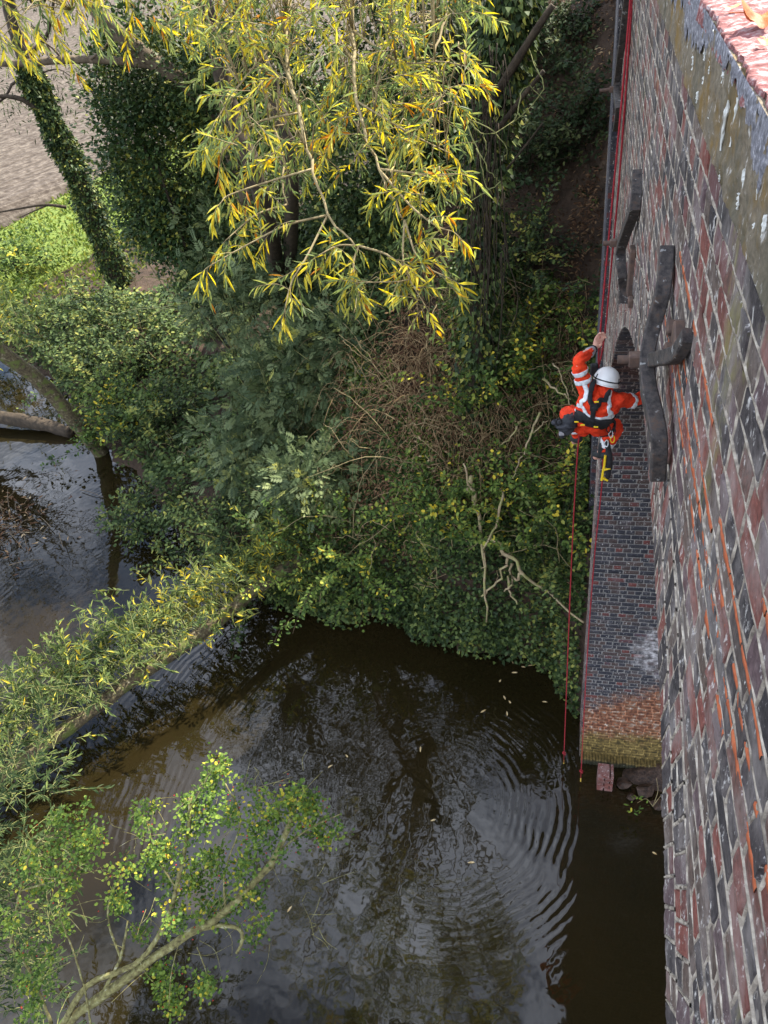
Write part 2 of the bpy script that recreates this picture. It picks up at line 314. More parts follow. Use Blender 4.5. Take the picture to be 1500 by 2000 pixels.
def tide(t, gp, col, gain=1.0):
    """river-level stains on the abutment: spalled orange zone, ochre algae, a white lime patch"""
    K = t.links.new; sx = N(t, 'ShaderNodeSeparateXYZ'); K(gp.outputs['Position'], sx.inputs[0])
    n = N(t, 'ShaderNodeTexNoise'); n.inputs['Scale'].default_value = 4.5; n.inputs['Detail'].default_value = 7; n.inputs['Roughness'].default_value = .65; K(gp.outputs['Position'], n.inputs['Vector'])
    def msk(z0, z1, xs=0.0, amt=.9):
        a = N(t, 'ShaderNodeMath', operation='MULTIPLY_ADD'); a.inputs[1].default_value = amt; K(n.outputs['Fac'], a.inputs[0]); K(sx.outputs['Z'], a.inputs[2])
        c = N(t, 'ShaderNodeMath', operation='MULTIPLY_ADD'); c.inputs[1].default_value = xs; K(sx.outputs['X'], c.inputs[0]); K(a.outputs[0], c.inputs[2])
        r = N(t, 'ShaderNodeMapRange'); r.inputs[1].default_value = z0; r.inputs[2].default_value = z1; r.inputs[3].default_value = 1; r.inputs[4].default_value = 0; K(c.outputs[0], r.inputs[0]); return r.outputs[0]
    n2 = N(t, 'ShaderNodeTexNoise'); n2.inputs['Scale'].default_value = 14; n2.inputs['Detail'].default_value = 8; K(gp.outputs['Position'], n2.inputs['Vector'])
    for f, stops in ((msk(1.95, 2.35, -.6, 1.5), [(.36, (.085, .036, .024)), (.5, (.20, .082, .042)), (.60, (.22, .14, .095)), (.72, (.34, .30, .26))]),
                     (msk(1.05, 1.45, -.1, 1.0), [(.34, (.050, .037, .014)), (.5, (.135, .094, .030)), (.68, (.20, .145, .05))]),
                     (msk(.18, .26, 0, .2), [(.3, (.02, .022, .014)), (.6, (.06, .06, .035)), (.75, (.3, .3, .24))])):
        r = ramp(t, [(p_, tuple(min(.8, q_*gain) for q_ in c_)) for p_, c_ in stops], n2.outputs['Fac']); mi = N(t, 'ShaderNodeMix', data_type='RGBA'); K(f, mi.inputs[0]); K(col, mi.inputs[6]); K(r.outputs[0], mi.inputs[7]); col = mi.outputs[2]
    # lime bloom patch
    vm = N(t, 'ShaderNodeVectorMath', operation='SUBTRACT'); K(gp.outputs['Position'], vm.inputs[0]); vm.inputs[1].default_value = LIME
    sc = N(t, 'ShaderNodeVectorMath', operation='MULTIPLY'); K(vm.outputs[0], sc.inputs[0]); sc.inputs[1].default_value = (1.9, .5, 1.15)
    ln = N(t, 'ShaderNodeVectorMath', operation='LENGTH'); K(sc.outputs[0], ln.inputs[0])
    ad = N(t, 'ShaderNodeMath', operation='MULTIPLY_ADD'); ad.inputs[1].default_value = 1.9; K(n.outputs['Fac'], ad.inputs[0]); K(ln.outputs['Value'], ad.inputs[2])
    r = N(t, 'ShaderNodeMapRange'); r.inputs[1].default_value = 1.65; r.inputs[2].default_value = 1.15; K(ad.outputs[0], r.inputs[0])
    rr = ramp(t, [(.36, (.10, .09, .09)), (.5, (.30, .28, .28)), (.66, (.62, .60, .60))], n2.outputs['Fac']); mi = N(t, 'ShaderNodeMix', data_type='RGBA'); K(r.outputs[0], mi.inputs[0]); K(col, mi.inputs[6]); K(rr.outputs[0], mi.inputs[7])
    return mi.outputs[2]
YA = 7.55                                     # river face of the abutment
LIME = tuple(at_y(1282, 1275, YA))
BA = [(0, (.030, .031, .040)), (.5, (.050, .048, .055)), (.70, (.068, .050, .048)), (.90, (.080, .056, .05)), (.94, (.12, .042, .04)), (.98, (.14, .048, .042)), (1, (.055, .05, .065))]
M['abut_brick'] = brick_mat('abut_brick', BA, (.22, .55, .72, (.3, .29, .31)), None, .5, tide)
M['abut_mortar'] = brick_mat('abut_mortar', [(0, (.19, .18, .17)), (1, (.27, .255, .24))], None, None, .5, lambda t, gp, col: tide(t, gp, col, 2.3))
M['coping'] = brick_mat('coping', [(0, (.14, .12, .085)), (1, (.20, .165, .12))], (.8, .47, .58, (.20, .125, .035)), (.50, .62, (.09, .085, .06)), 1.0)
M['coping_top'] = noise_mat('coping_top', [(.36, (.13, .045, .042)), (.5, (.25, .10, .095)), (.60, (.40, .30, .29)), (.70, (.70, .68, .67))], 46, .9, .9, dist=.012, stretch=(.5, 1, 1))
M['lichen'] = noise_mat('lichen', [(.35, (.09, .09, .10)), (.55, (.24, .24, .27)), (.72, (.6, .6, .62))], 55, .95, .9, dist=.01)
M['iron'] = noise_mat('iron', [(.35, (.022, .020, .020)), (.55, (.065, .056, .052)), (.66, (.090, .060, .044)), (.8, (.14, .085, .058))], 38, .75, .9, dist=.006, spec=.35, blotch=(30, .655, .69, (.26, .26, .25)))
M['iron_rust'] = noise_mat('iron_rust', [(.35, (.06, .045, .04)), (.6, (.12, .075, .055)), (.8, (.17, .13, .11))], 22, .8, .5, dist=.004, spec=.3)
M['soil'] = noise_mat('soil', [(.3, (.022, .015, .010)), (.55, (.055, .036, .024)), (.8, (.11, .075, .05))], 3, .95, 1.0, dist=.08)
M['field'] = noise_mat('field', [(.34, (.045, .034, .026)), (.5, (.080, .064, .050)), (.68, (.15, .125, .10))], 2.6, .85, .7, stretch=(1, 1, 1), dist=.12, spec=.12, rnd=.16)
M['drip'] = noise_mat('drip', [(.3, (.45, .46, .42)), (.7, (.75, .76, .72))], 40, .9, .4, dist=.003)

# ================================================================== THE SETTING
# ground: fine grid near, coarse out to the horizon
def grid_mesh(name, xs, ys, zf, mat, kind='structure', hole=None):
    X, Y = np.meshgrid(xs, ys); Z = zf(X, Y); n, k = X.shape
    V = np.stack([X, Y, Z], -1).reshape(-1, 3); i = np.arange(n*k).reshape(n, k)
    F = np.stack([i[:-1, :-1], i[:-1, 1:], i[1:, 1:], i[1:, :-1]], -1).reshape(-1, 4)
    o = mesh_obj(name, V, F, mat, None, None, True); props(o, kind=kind); return o
xs = np.concatenate([np.linspace(-900, -110, 12)[:-1], np.arange(-110, -32, 2.5), np.arange(-32, 3, .3), np.arange(3, 14, 1.5), np.linspace(16, 900, 12)])
ys = np.concatenate([np.linspace(-400, -12, 8)[:-1], np.arange(-12, 4, 1.0), np.arange(4, 40, .3), np.arange(40, 110, 2.5), np.linspace(115, 1200, 14)])
grid_mesh('ground', xs, ys, ground_z, M['soil'])
# river
def water_mat():
    mt, t, o = new_mat('river_water'); K = t.links.new; gp = N(t, 'ShaderNodeNewGeometry')
    c = at_z(865, 1560, 0)
    vm = N(t, 'ShaderNodeVectorMath', operation='DISTANCE'); K(gp.outputs['Position'], vm.inputs[0]); vm.inputs[1].default_value = tuple(c)
    nz = N(t, 'ShaderNodeTexNoise'); nz.inputs['Scale'].default_value = 1.1; nz.inputs['Detail'].default_value = 3; K(gp.outputs['Position'], nz.inputs['Vector'])
    d = N(t, 'ShaderNodeMath', operation='MULTIPLY_ADD'); d.inputs[1].default_value = .28; K(nz.outputs['Fac'], d.inputs[0]); K(vm.outputs['Value'], d.inputs[2])
    s = N(t, 'ShaderNodeMath', operation='MULTIPLY'); s.inputs[1].default_value = 2*math.pi/.15; K(d.outputs[0], s.inputs[0])
    sn = N(t, 'ShaderNodeMath', operation='SINE'); K(s.outputs[0], sn.inputs[0])
    # strength of the rings: strong in a band to the right, and again farther left
    e = ramp(t, [(0.0, (.0,)*3), (.09, (.03,)*3), (.16, (.7,)*3), (.27, (.85,)*3), (.36, (.35,)*3), (.46, (.12,)*3), (.56, (.30,)*3), (.8, (.22,)*3), (1, (.05,)*3)])
    dn = N(t, 'ShaderNodeMath', operation='DIVIDE'); dn.inputs[1].default_value = 9.0; K(vm.outputs['Value'], dn.inputs[0]); K(dn.outputs[0], e.inputs[0])
    sp = N(t, 'ShaderNodeSeparateXYZ'); K(gp.outputs['Position'], sp.inputs[0])
    # calmer towards the camera side and under the arch
    my = N(t, 'ShaderNodeMapRange'); my.inputs[1].default_value = 3.2; my.inputs[2].default_value = 5.2; my.inputs[3].default_value = .10; K(sp.outputs['Y'], my.inputs[0])
    mxr = N(t, 'ShaderNodeMapRange'); mxr.inputs[1].default_value = .7; mxr.inputs[2].default_value = -.1; mxr.inputs[3].default_value = .03; K(sp.outputs['X'], mxr.inputs[0])
    wr = N(t, 'ShaderNodeMapRange'); wr.inputs[1].default_value = c[0]-.3; wr.inputs[2].default_value = c[0]+1.6; wr.inputs[3].default_value = .10; K(sp.outputs['X'], wr.inputs[0])
    wl = N(t, 'ShaderNodeMapRange'); wl.inputs[1].default_value = 3.6; wl.inputs[2].default_value = 5.0; K(vm.outputs['Value'], wl.inputs[0])
    wm = N(t, 'ShaderNodeMath', operation='MAXIMUM'); K(wr.outputs[0], wm.inputs[0]); K(wl.outputs[0], wm.inputs[1])
    ew = N(t, 'ShaderNodeMath', operation='MULTIPLY'); K(e.outputs[0], ew.inputs[0]); K(wm.outputs[0], ew.inputs[1])
    a1 = N(t, 'ShaderNodeMath', operation='MULTIPLY'); K(sn.outputs[0], a1.inputs[0]); K(ew.outputs[0], a1.inputs[1])
    n0 = N(t, 'ShaderNodeTexNoise'); n0.inputs['Scale'].default_value = .8; n0.inputs['Detail'].default_value = 2; K(gp.outputs['Position'], n0.inputs['Vector'])
    r0 = N(t, 'ShaderNodeMapRange'); r0.inputs[1].default_value = .38; r0.inputs[2].default_value = .62; K(n0.outputs['Fac'], r0.inputs[0])
    a1b = N(t, 'ShaderNodeMath', operation='MULTIPLY'); K(a1.outputs[0], a1b.inputs[0]); K(r0.outputs[0], a1b.inputs[1])
    a2 = N(t, 'ShaderNodeMath', operation='MULTIPLY'); K(a1b.outputs[0], a2.inputs[0]); K(my.outputs[0], a2.inputs[1])
    a3 = N(t, 'ShaderNodeMath', operation='MULTIPLY'); K(a2.outputs[0], a3.inputs[0]); K(mxr.outputs[0], a3.inputs[1])
    n2 = N(t, 'ShaderNodeTexNoise'); n2.inputs['Scale'].default_value = 1.7; n2.inputs['Detail'].default_value = 2.6; n2.inputs['Roughness'].default_value = .5; n2.inputs['Distortion'].default_value = .1; K(gp.outputs['Position'], n2.inputs['Vector'])
    f2 = N(t, 'ShaderNodeMath', operation='MULTIPLY'); K(n2.outputs['Fac'], f2.inputs[0]); f3 = N(t, 'ShaderNodeMath', operation='MULTIPLY'); f3.inputs[1].default_value = .60; K(mxr.outputs[0], f3.inputs[0]); K(f3.outputs[0], f2.inputs[1])
    sm = N(t, 'ShaderNodeMath', operation='MULTIPLY_ADD'); sm.inputs[1].default_value = .22; K(a3.outputs[0], sm.inputs[0]); K(f2.outputs[0], sm.inputs[2])
    b = N(t, 'ShaderNodeBump'); b.inputs['Strength'].default_value = 1; b.inputs['Distance'].default_value = .012; K(sm.outputs[0], b.inputs['Height'])
    df = N(t, 'ShaderNodeBsdfDiffuse'); nn = N(t, 'ShaderNodeTexNoise'); nn.inputs['Scale'].default_value = .35; nn.inputs['Detail'].default_value = 5; K(gp.outputs['Position'], nn.inputs['Vector'])
    rc = ramp(t, [(.35, (.0105, .0084, .0030)), (.65, (.0165, .0115, .0042))], nn.outputs['Fac']); K(rc.outputs[0], df.inputs[0])
    gl = N(t, 'ShaderNodeBsdfGlossy'); gl.inputs['Roughness'].default_value = .03; K(b.outputs[0], gl.inputs['Normal'])
    fr = N(t, 'ShaderNodeFresnel'); fr.inputs[0].default_value = 1.56; K(b.outputs[0], fr.inputs[1])
    ms = N(t, 'ShaderNodeMixShader'); K(fr.outputs[0], ms.inputs[0]); K(df.outputs[0], ms.inputs[1]); K(gl.outputs[0], ms.inputs[2]); K(ms.outputs[0], o.inputs[0]); return mt
M['water'] = water_mat()
wx = np.linspace(-120, 40, 40); wy = np.linspace(-60, 110, 40)
grid_mesh('river_water', wx, wy, lambda X, Y: X*0, M['water'])
# ploughed field: real ridges, on its own sheet above the ground
fa = at_z(0, 300, FIELD_Z); fb = at_z(270, 205, FIELD_Z); fd = nrm(fb-fa); fn = np.array([-fd[1], fd[0], 0]); 
if fn@np.array([-.6, .8, 0]) < 0: fn = -fn
f0 = at_z(130, 372, FIELD_Z)
ns, nc = 70, 900
s_ = np.linspace(-70, 190, ns); c_ = np.cumsum(np.concatenate([[0], np.linspace(.07, .35, nc-1)]))
S, C = np.meshgrid(s_, c_, indexing='ij')
edge = vnoise(S, C*0, 3.0, 8)*1.6
PX = f0[0]+fd[0]*S+fn[0]*(C+edge); PY = f0[1]+fd[1]*S+fn[1]*(C+edge)
zz = FIELD_Z+.30-.9*np.exp(-C/.5)+.022*np.sin(C*2*np.pi/.75+vnoise(S, C, 6, 2)*1.6)+.05*vnoise(S*.12, C, .42, 5)+.03*vnoise(S*.2, C, .2, 7)+.10*vnoise(PX, PY, 5, 6)
idx = np.arange(ns*nc).reshape(ns, nc); FF = np.stack([idx[:-1, :-1], idx[1:, :-1], idx[1:, 1:], idx[:-1, 1:]], -1).reshape(-1, 4)
fo = mesh_obj('ploughed_field', np.stack([PX, PY, zz], -1).reshape(-1, 3), FF, M['field'], None, {'rnd': RNG.random(ns*nc)}, True); props(fo, kind='structure')

M['verge'] = noise_mat('verge', [(.3, (.07, .10, .02)), (.55, (.13, .18, .03)), (.8, (.24, .25, .07))], 6, .9, .8, dist=.08)
vs_ = np.linspace(-30, 22, 150); vc = np.linspace(-9, .9, 40); S2, C2_ = np.meshgrid(vs_, vc, indexing='ij'); VX = f0[0]+fd[0]*S2+fn[0]*C2_; VY = f0[1]+fd[1]*S2+fn[1]*C2_; VZ = ground_z(VX, VY)+.05; VZ = np.where(C2_ < -8.6, VZ-.5, VZ); i_v = np.arange(VX.size).reshape(VX.shape)
props(mesh_obj('grass_verge', np.stack([VX, VY, VZ], -1).reshape(-1, 3), np.stack([i_v[:-1, :-1], i_v[1:, :-1], i_v[1:, 1:], i_v[:-1, 1:]], -1).reshape(-1, 4), M['verge'], None, None, True), kind='structure')
# ================================================================== THE VIADUCT
XW = .33; YC, ZC, RA = 2.83, H-6.9, 4.72; RING = .225; RO = RA+.47
ZT = H-.692                                   # top of the brickwork, under the coping
via = empty('brick_viaduct', (XW, YC, 0), 'tall weathered brick viaduct wall with an arch over the river', 'viaduct')
def bricks_np(C, nr, proud, cham, jit=.0012, sub=(1, 1), rough=0.0):
    """C (n,4,3) front corners in order; nr (n,3) outward normal -> verts (n,k,3), faces template"""
    n = len(C); cen = C.mean(1, keepdims=True); nr = nr[:, None]
    back = C-nr*.03; mid = C+nr*(proud[:, None, None]-cham)
    dirs = C-cen; ln = np.linalg.norm(dirs, axis=-1, keepdims=True); inn = C-dirs/ln*cham*1.6
    inn = inn+RNG.standard_normal(inn.shape)*jit
    gu, gv = sub
    U = np.linspace(0, 1, gu+1); Vv = np.linspace(0, 1, gv+1); uu, vv = np.meshgrid(U, Vv, indexing='ij'); uu = uu.ravel(); vv = vv.ravel()
    Wt = np.stack([(1-uu)*(1-vv), uu*(1-vv), uu*vv, (1-uu)*vv], -1)
    fr = np.einsum('kc,ncd->nkd', Wt, inn)+nr*proud[:, None, None]
    if rough: fr = fr+nr*RNG.standard_normal(fr.shape[:2])[..., None]*rough
    V = np.concatenate([back, mid, fr], 1); Fc = []
    for i in range(4): j = (i+1) % 4; Fc.append([i, j, 4+j, 4+i])
    g = (8+np.arange((gu+1)*(gv+1))).reshape(gu+1, gv+1)
    rim = [[g[a, 0] for a in range(gu+1)], [g[gu, b] for b in range(gv+1)], [g[a, gv] for a in range(gu, -1, -1)], [g[0, b] for b in range(gv, -1, -1)]]
    for i in range(4):
        j = (i+1) % 4; r = rim[i]
        for k in range(len(r)-1):
            if k == 0: Fc.append([4+i, 4+j, r[1], r[0]] if len(r) == 2 else [4+i, r[1], r[0], r[0]])
            else: Fc.append([4+i, r[k+1], r[k], r[k]] if k < len(r)-2 else [4+i, 4+j, r[k+1], r[k]])
    for a in range(gu):
        for b in range(gv): Fc.append([g[a, b], g[a+1, b], g[a+1, b+1], g[a, b+1]])
    return V, np.array(Fc)
PITCH = .085; JT = .012
CB = []; KB = []                              # corner quads, kind
# spandrel courses, English garden wall bond
def spandrel():
    q = []; nrows = int((ZT+.2)/PITCH)
    for r in range(nrows):
        z1 = ZT-r*PITCH-JT/2; z0 = z1-(PITCH-JT)
        if z1 < .0: break
        header = (r % 2 == 1)
        L_ = .1125 if header else .225; y = (-.9-(.056 if header else 0)) if z1 > ZC+.05 else YA-.006
        while y < 8.35:
            ln = L_*RNG.uniform(.94, 1.06); ya, yb = y+JT/2, y+ln-JT/2; y += ln
            if yb > 8.38: yb = 8.38
            c = np.array([[ya, z0], [yb, z0], [yb, z1], [ya, z1]])
            rr = np.hypot(c[:, 0]-YC, c[:, 1]-ZC); lim = RO+.008
            if z1 <= ZC+.05: rr = rr+9
            if (rr < lim).all(): continue
            if (rr < lim).any():
                if ((rr < lim).sum() > 2) or np.hypot(c[:, 0].mean()-YC, c[:, 1].mean()-ZC) < lim+.01: continue
                k = rr < lim; dirv = (c[k]-[YC, ZC])/rr[k][:, None]; c[k] = np.array([YC, ZC])+dirv*lim
            c += RNG.standard_normal((4, 2))*.0012
            q.append(np.stack([np.full(4, XW), c[:, 0], c[:, 1]], -1))
    return q
def rings():
    q = []
    for k in range(2):
        r0 = RA+k*.238; npc = int(math.pi*r0*.92/.083)
        for i in range(npc):
            a0 = (i*.083+.006)/r0-.02; a1 = ((i+1)*.083-.006)/r0-.02
            segs = [(r0+.004, r0+.225)] if (i+k) % 2 == 0 else [(r0+.004, r0+.108), (r0+.120, r0+.225)]
            for ra, rb in segs:
                c = np.array([[YC+ra*math.cos(a1), ZC+ra*math.sin(a1)], [YC+ra*math.cos(a0), ZC+ra*math.sin(a0)], [YC+rb*math.cos(a0), ZC+rb*math.sin(a0)], [YC+rb*math.cos(a1), ZC+rb*math.sin(a1)]])
                q.append(np.stack([np.full(4, XW), c[:, 0], c[:, 1]], -1))
    return q
q1 = spandrel(); q2 = rings()
C1 = np.array(q1+q2); n1 = len(C1); isring = np.r_[np.zeros(len(q1), bool), np.ones(len(q2), bool)]
# vertical abutment face and the barrel above it: s runs up the face then round the arc
def barrel():
    q = []; nr = []; s = .12; row = 0; hgt = ZC
    def pt(s_):
        if s_ < hgt: return np.array([YA, s_]), np.array([-1.0, 0])
        a = (s_-hgt)/RA; return np.array([YC+RA*math.cos(a), ZC+RA*math.sin(a)]), np.array([-math.cos(a), -math.sin(a)])
    while s < hgt+RA*2.2:
        p0, n0 = pt(s+.007); p1, _ = pt(s+PITCH-.007); header = row % 2 == 0; x = XW+.004; first = True
        while x < (2.6 if s < hgt+RA*1.2 else 2.6):
            ln = (.1125 if header else .225)
            if header and x > XW+.1 and first: ln = .06; first = False
            ln *= RNG.uniform(.88, 1.12); xa, xb = x+.007, x+ln-.007; x += ln
            c = np.array([[xa, *p0], [xb, *p0], [xb, *p1], [xa, *p1]]); c += RNG.standard_normal(c.shape)*.0015*np.array([1, 0, 1])
            q.append(c); nr.append([0, *n0])
        s += PITCH; row += 1
    return np.array(q), np.array(nr)
C2, N2 = barrel()
N1 = np.tile([-1.0, 0, 0], (n1, 1))
def screen_area(C):
    p = proj(C); x, y, d = p[..., 0], p[..., 1], p[..., 2]
    a = .5*np.abs((x*np.roll(y, -1, 1)-y*np.roll(x, -1, 1)).sum(1)); ce = p.mean(1)
    ok = (ce[:, 0] > -20) & (ce[:, 0] < 1520) & (ce[:, 1] > -20) & (ce[:, 1] < 2020) & (d.min(1) > .1)
    return np.where(ok, a, 0)
# what the wall itself hides of the barrel does not count
ar1 = screen_area(C1); ar2 = screen_area(C2); pc = proj(C2.mean(1)); ar2[pc[:, 0] > 1300] = 0
order = np.argsort(-np.r_[ar1, ar2])[:296]; big = np.zeros(n1+len(C2), bool); big[order] = True
# parts: backing of the spandrel
G = Geo(); ang = np.linspace(-.02, math.pi*.96, 120)
yy = YC+RA*np.cos(ang); z_ = ZC+RA*np.sin(ang)
Vb = []; 
for y, z in zip(yy, z_): Vb += [[XW+.004, y, z], [XW+.004, y, ZT+.02]]
Vb = [[XW+.004, 8.38, -1.], [XW+.004, 8.38, ZT+.02], [XW+.004, YA, -1.], [XW+.004, YA, ZT+.02]]+Vb
k = len(Vb)//2; G.add(np.array(Vb), np.array([[2*i, 2*i+1, 2*i+3, 2*i+2] for i in range(k-1)]))
# far end return of the face, recessed wall and pilaster beyond
wall_core = G.build('spandrel_wall', M['backing'], via)
g2 = Geo(); aa = np.linspace(0, math.pi, 60)
prof = [[YA+.003, -1.0], [YA+.003, ZC]]+[[YC+(RA+.003)*math.cos(a), ZC+(RA+.003)*math.sin(a)] for a in aa[1:]]
Vb = np.array([[[XW+.006, y, z], [9.0, y, z]] for y, z in prof]).reshape(-1, 3); k = len(prof)
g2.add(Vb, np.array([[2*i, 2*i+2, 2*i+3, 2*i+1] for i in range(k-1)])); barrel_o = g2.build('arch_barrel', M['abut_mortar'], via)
g3 = Geo(); box(g3, (XW+.02, 8.37, -1), (1.2, 8.38, ZT)); box(g3, (.62, 8.4, -1), (1.2, 10.4, ZT)); box(g3, (.72, -2, ZT-.2), (5, 40, ZT-.05)); box(g3, (1.0, 12, -1), (5, 40, ZT-.15))
g3.build('rear_wall', M['backing'], via)
# the bricks one can pick out, each a part
tone1 = RNG.random(n1); tone2 = RNG.random(len(C2))
zc1 = C1[:, :, 2].mean(1)
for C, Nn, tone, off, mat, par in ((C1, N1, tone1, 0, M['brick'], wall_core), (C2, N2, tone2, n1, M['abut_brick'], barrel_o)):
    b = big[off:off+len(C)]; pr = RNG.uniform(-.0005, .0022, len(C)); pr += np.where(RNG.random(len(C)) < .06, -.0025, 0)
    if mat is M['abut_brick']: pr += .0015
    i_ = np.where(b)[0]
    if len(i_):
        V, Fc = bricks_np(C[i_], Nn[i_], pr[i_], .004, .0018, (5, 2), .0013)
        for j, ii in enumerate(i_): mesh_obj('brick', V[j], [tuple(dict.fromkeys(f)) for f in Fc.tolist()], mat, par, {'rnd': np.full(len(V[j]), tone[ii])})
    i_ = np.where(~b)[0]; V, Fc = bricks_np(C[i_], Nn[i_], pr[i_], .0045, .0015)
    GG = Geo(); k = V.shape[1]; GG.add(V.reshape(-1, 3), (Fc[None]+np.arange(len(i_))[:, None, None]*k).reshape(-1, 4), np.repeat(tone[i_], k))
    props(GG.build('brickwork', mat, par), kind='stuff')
# proud pointing on the river face
G = Geo()
def rib(p0, p1, wd, ht, nrmv, nseg):
    t = np.linspace(0, 1, nseg+1)[:, None]; P = np.asarray(p0)*(1-t)+np.asarray(p1)*t; d = nrm(np.asarray(p1)-np.asarray(p0)); s = np.cross(d, nrmv)
    wv = wd*(1+.35*RNG.standard_normal((nseg+1, 1))).clip(.3, 1.8); hv = ht*(1+.5*RNG.standard_normal((nseg+1, 1))).clip(.2, 2)
    P = P+s*RNG.standard_normal((nseg+1, 1))*.0015
    V = np.stack([P-s*wv/2-nrmv*.01, P-s*wv*.3+nrmv*hv, P+s*wv*.3+nrmv*hv, P+s*wv/2-nrmv*.01], 1).reshape(-1, 3)
    i = np.arange(nseg)[:, None]*4; F = np.concatenate([np.stack([i+a, i+a+1, i+a+5, i+a+4], -1).reshape(-1, 4) for a in range(3)]); G.add(V, F, .5)
nv = np.array([-1.0, 0, 0])
for r in range(0, 75):
    z = ZT-r*PITCH; dz = z-ZC
    if dz < -.4: break
    if dz < RO: h = math.sqrt(max(RO*RO-max(dz, 0)**2, 0)); spans = [(-.9, YC-h), (YC+h, 8.38)]
    else: spans = [(-.9, 8.38)]
    for a, b in spans:
        if b-a > .05: rib((XW, a, z), (XW, b, z), .0105, .0011, nv, max(2, int((b-a)/.035)))
for C in q1:
    a = (C[1]+C[2])/2; rib(C[1]+np.array([0, .006, -.002]), C[2]+np.array([0, .006, .002]), .009, .0009, nv, 3)
for C in q2:
    rib(C[1]+nrm(C[1]-C[0])*.006, C[2]+nrm(C[2]-C[3])*.006, .010, .0010, nv, 4); rib(C[2], C[3], .010, .0010, nv, 2)
G.build('pointing', M['mortar'], wall_core)
# orange spalled brick edges in a few courses, each piece on its own
for r, (ya, yb) in zip((6, 7, 8, 9, 4, 5), ((.75, 1.35), (.55, 2.3), (.6, 2.6), (.95, 2.9), (.45, .95), (1.6, 2.6))):
    z = ZT-r*PITCH-.018; y = ya
    while y < yb:
        ln = RNG.uniform(.12, .26); G = Geo()
        rib((XW, y, z+RNG.normal()*.003), (XW, min(y+ln, yb), z+RNG.normal()*.003), RNG.uniform(.018, .032), .0014, nv, 8); G.build('spalled_edge', M['orange_brick'], wall_core); y += ln+(.10 if RNG.random() < .2 else .006)
# coping: face slab, dark joint under it, crumbled lip and red top
def slab(name, x0, x1, y0, y1, z0, z1, mat, par, amp=.006, nx=1, ny=160, nz=8, topamp=0.0):
    G = Geo(); ysx = np.linspace(y0, y1, ny)
    if nz:
        zsx = np.linspace(z0, z1, nz); Y, Z = np.meshgrid(ysx, zsx, indexing='ij'); Xp = x0+amp*(vnoise(Y, Z, .05, 21)+.7*vnoise(Y, Z, .017, 22)+1.2*vnoise(Y, Z, .2, 23))
        # crumbled upper edge
        Zt = Z+(Z > z1-1e-6)*(vnoise(Y, Y*0, .06, 31)*.03+vnoise(Y, Y*0, .02, 32)*.012)
        i = np.arange(ny*nz).reshape(ny, nz); G.add(np.stack([Xp, Y, Zt], -1).reshape(-1, 3), np.stack([i[:-1, :-1], i[:-1, 1:], i[1:, 1:], i[1:, :-1]], -1).reshape(-1, 4)[:, ::-1])
    xsx = np.linspace(x0, x1, nx+1); Y, Xg = np.meshgrid(ysx, xsx, indexing='ij')
    for zz_, am in ((z1, topamp), (z0, 0)):
        Zg = zz_+am*(vnoise(Y, Xg, .05, 41)+vnoise(Y, Xg, .015, 42)*.8); 
        i = np.arange(ny*(nx+1)).reshape(ny, nx+1); G.add(np.stack([Xg, Y, Zg], -1).reshape(-1, 3), np.stack([i[:-1, :-1], i[:-1, 1:], i[1:, 1:], i[1:, :-1]], -1).reshape(-1, 4))
    return G.build(name, mat, par, True)
ZCOP = H-.425
cop = slab('coping', XW-.014, 1.1, -1.2, 14, ZT+.012, ZCOP-.012, M['coping'], via, .010, 4, 900, 26)
def rough_top(name, x0, x1, y0, y1, d, amp, mat, par):
    xs_ = np.arange(x0, x1, d); ys_ = np.arange(y0, y1, d); Y, X_ = np.meshgrid(ys_, xs_, indexing='ij')
    e_ = vnoise(Y, Y*0, .09, 33)*.022+vnoise(Y, Y*0, .025, 34)*.012
    X2 = X_+np.where(X_ < x0+1.5*d, e_, 0)
    Z = ZCOP+amp*(vnoise(Y*.5, X_, .03, 41)+.9*vnoise(Y, X_, .011, 42)+1.4*vnoise(Y, X_, .12, 43))
    Z = np.where(X_ < x0+.5*d, Z-.05, Z)
    i = np.arange(Y.size).reshape(Y.shape); F = np.stack([i[:-1, :-1], i[:-1, 1:], i[1:, 1:], i[1:, :-1]], -1).reshape(-1, 4); return mesh_obj(name, np.stack([X2, Y, Z], -1).reshape(-1, 3), F, mat, par, None, True)
rough_top('coping_top', XW-.016, .86, .9, 4.6, .0075, .009, M['coping_top'], cop); slab('coping_top', XW-.014, 1.08, 4.59, 14, ZCOP-.03, ZCOP, M['coping_top'], cop, .01, 10, 300, 3, .008)
def lichen(y0, y1, ny, nz):
    Y, t = np.meshgrid(np.linspace(y0, y1, ny), np.linspace(0, 1, nz), indexing='ij'); lo = .075+.11*vnoise(Y, Y*0, .16, 71)+.06*vnoise(Y, Y*0, .05, 72)+.03*vnoise(Y, Y*0, .018, 76)
    Z = ZCOP-.006-lo*t; Xp = XW-.0165-.0045*np.sin(t*math.pi)**.5*(.6+.9*np.abs(vnoise(Y, Z, .018, 73)+.8*vnoise(Y, Z, .009, 74)))*np.where(vnoise(Y, Z, .07, 75) > -.25, 1, .1)
    i = np.arange(Y.size).reshape(Y.shape); F = np.stack([i[:-1, :-1], i[:-1, 1:], i[1:, 1:], i[1:, :-1]], -1).reshape(-1, 4); mesh_obj('lichen_band', np.stack([Xp, Y, Z], -1).reshape(-1, 3), F, M['lichen'], cop, None, True)
lichen(.6, 7, 1500, 16)
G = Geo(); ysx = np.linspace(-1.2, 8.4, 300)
tube(G, np.stack([np.full(300, XW-.001), ysx, np.full(300, ZT+.004)+.003*RNG.standard_normal(300)], -1), .0085, 6, .2, .12); G.build('joint_strip', M['iron'], cop)
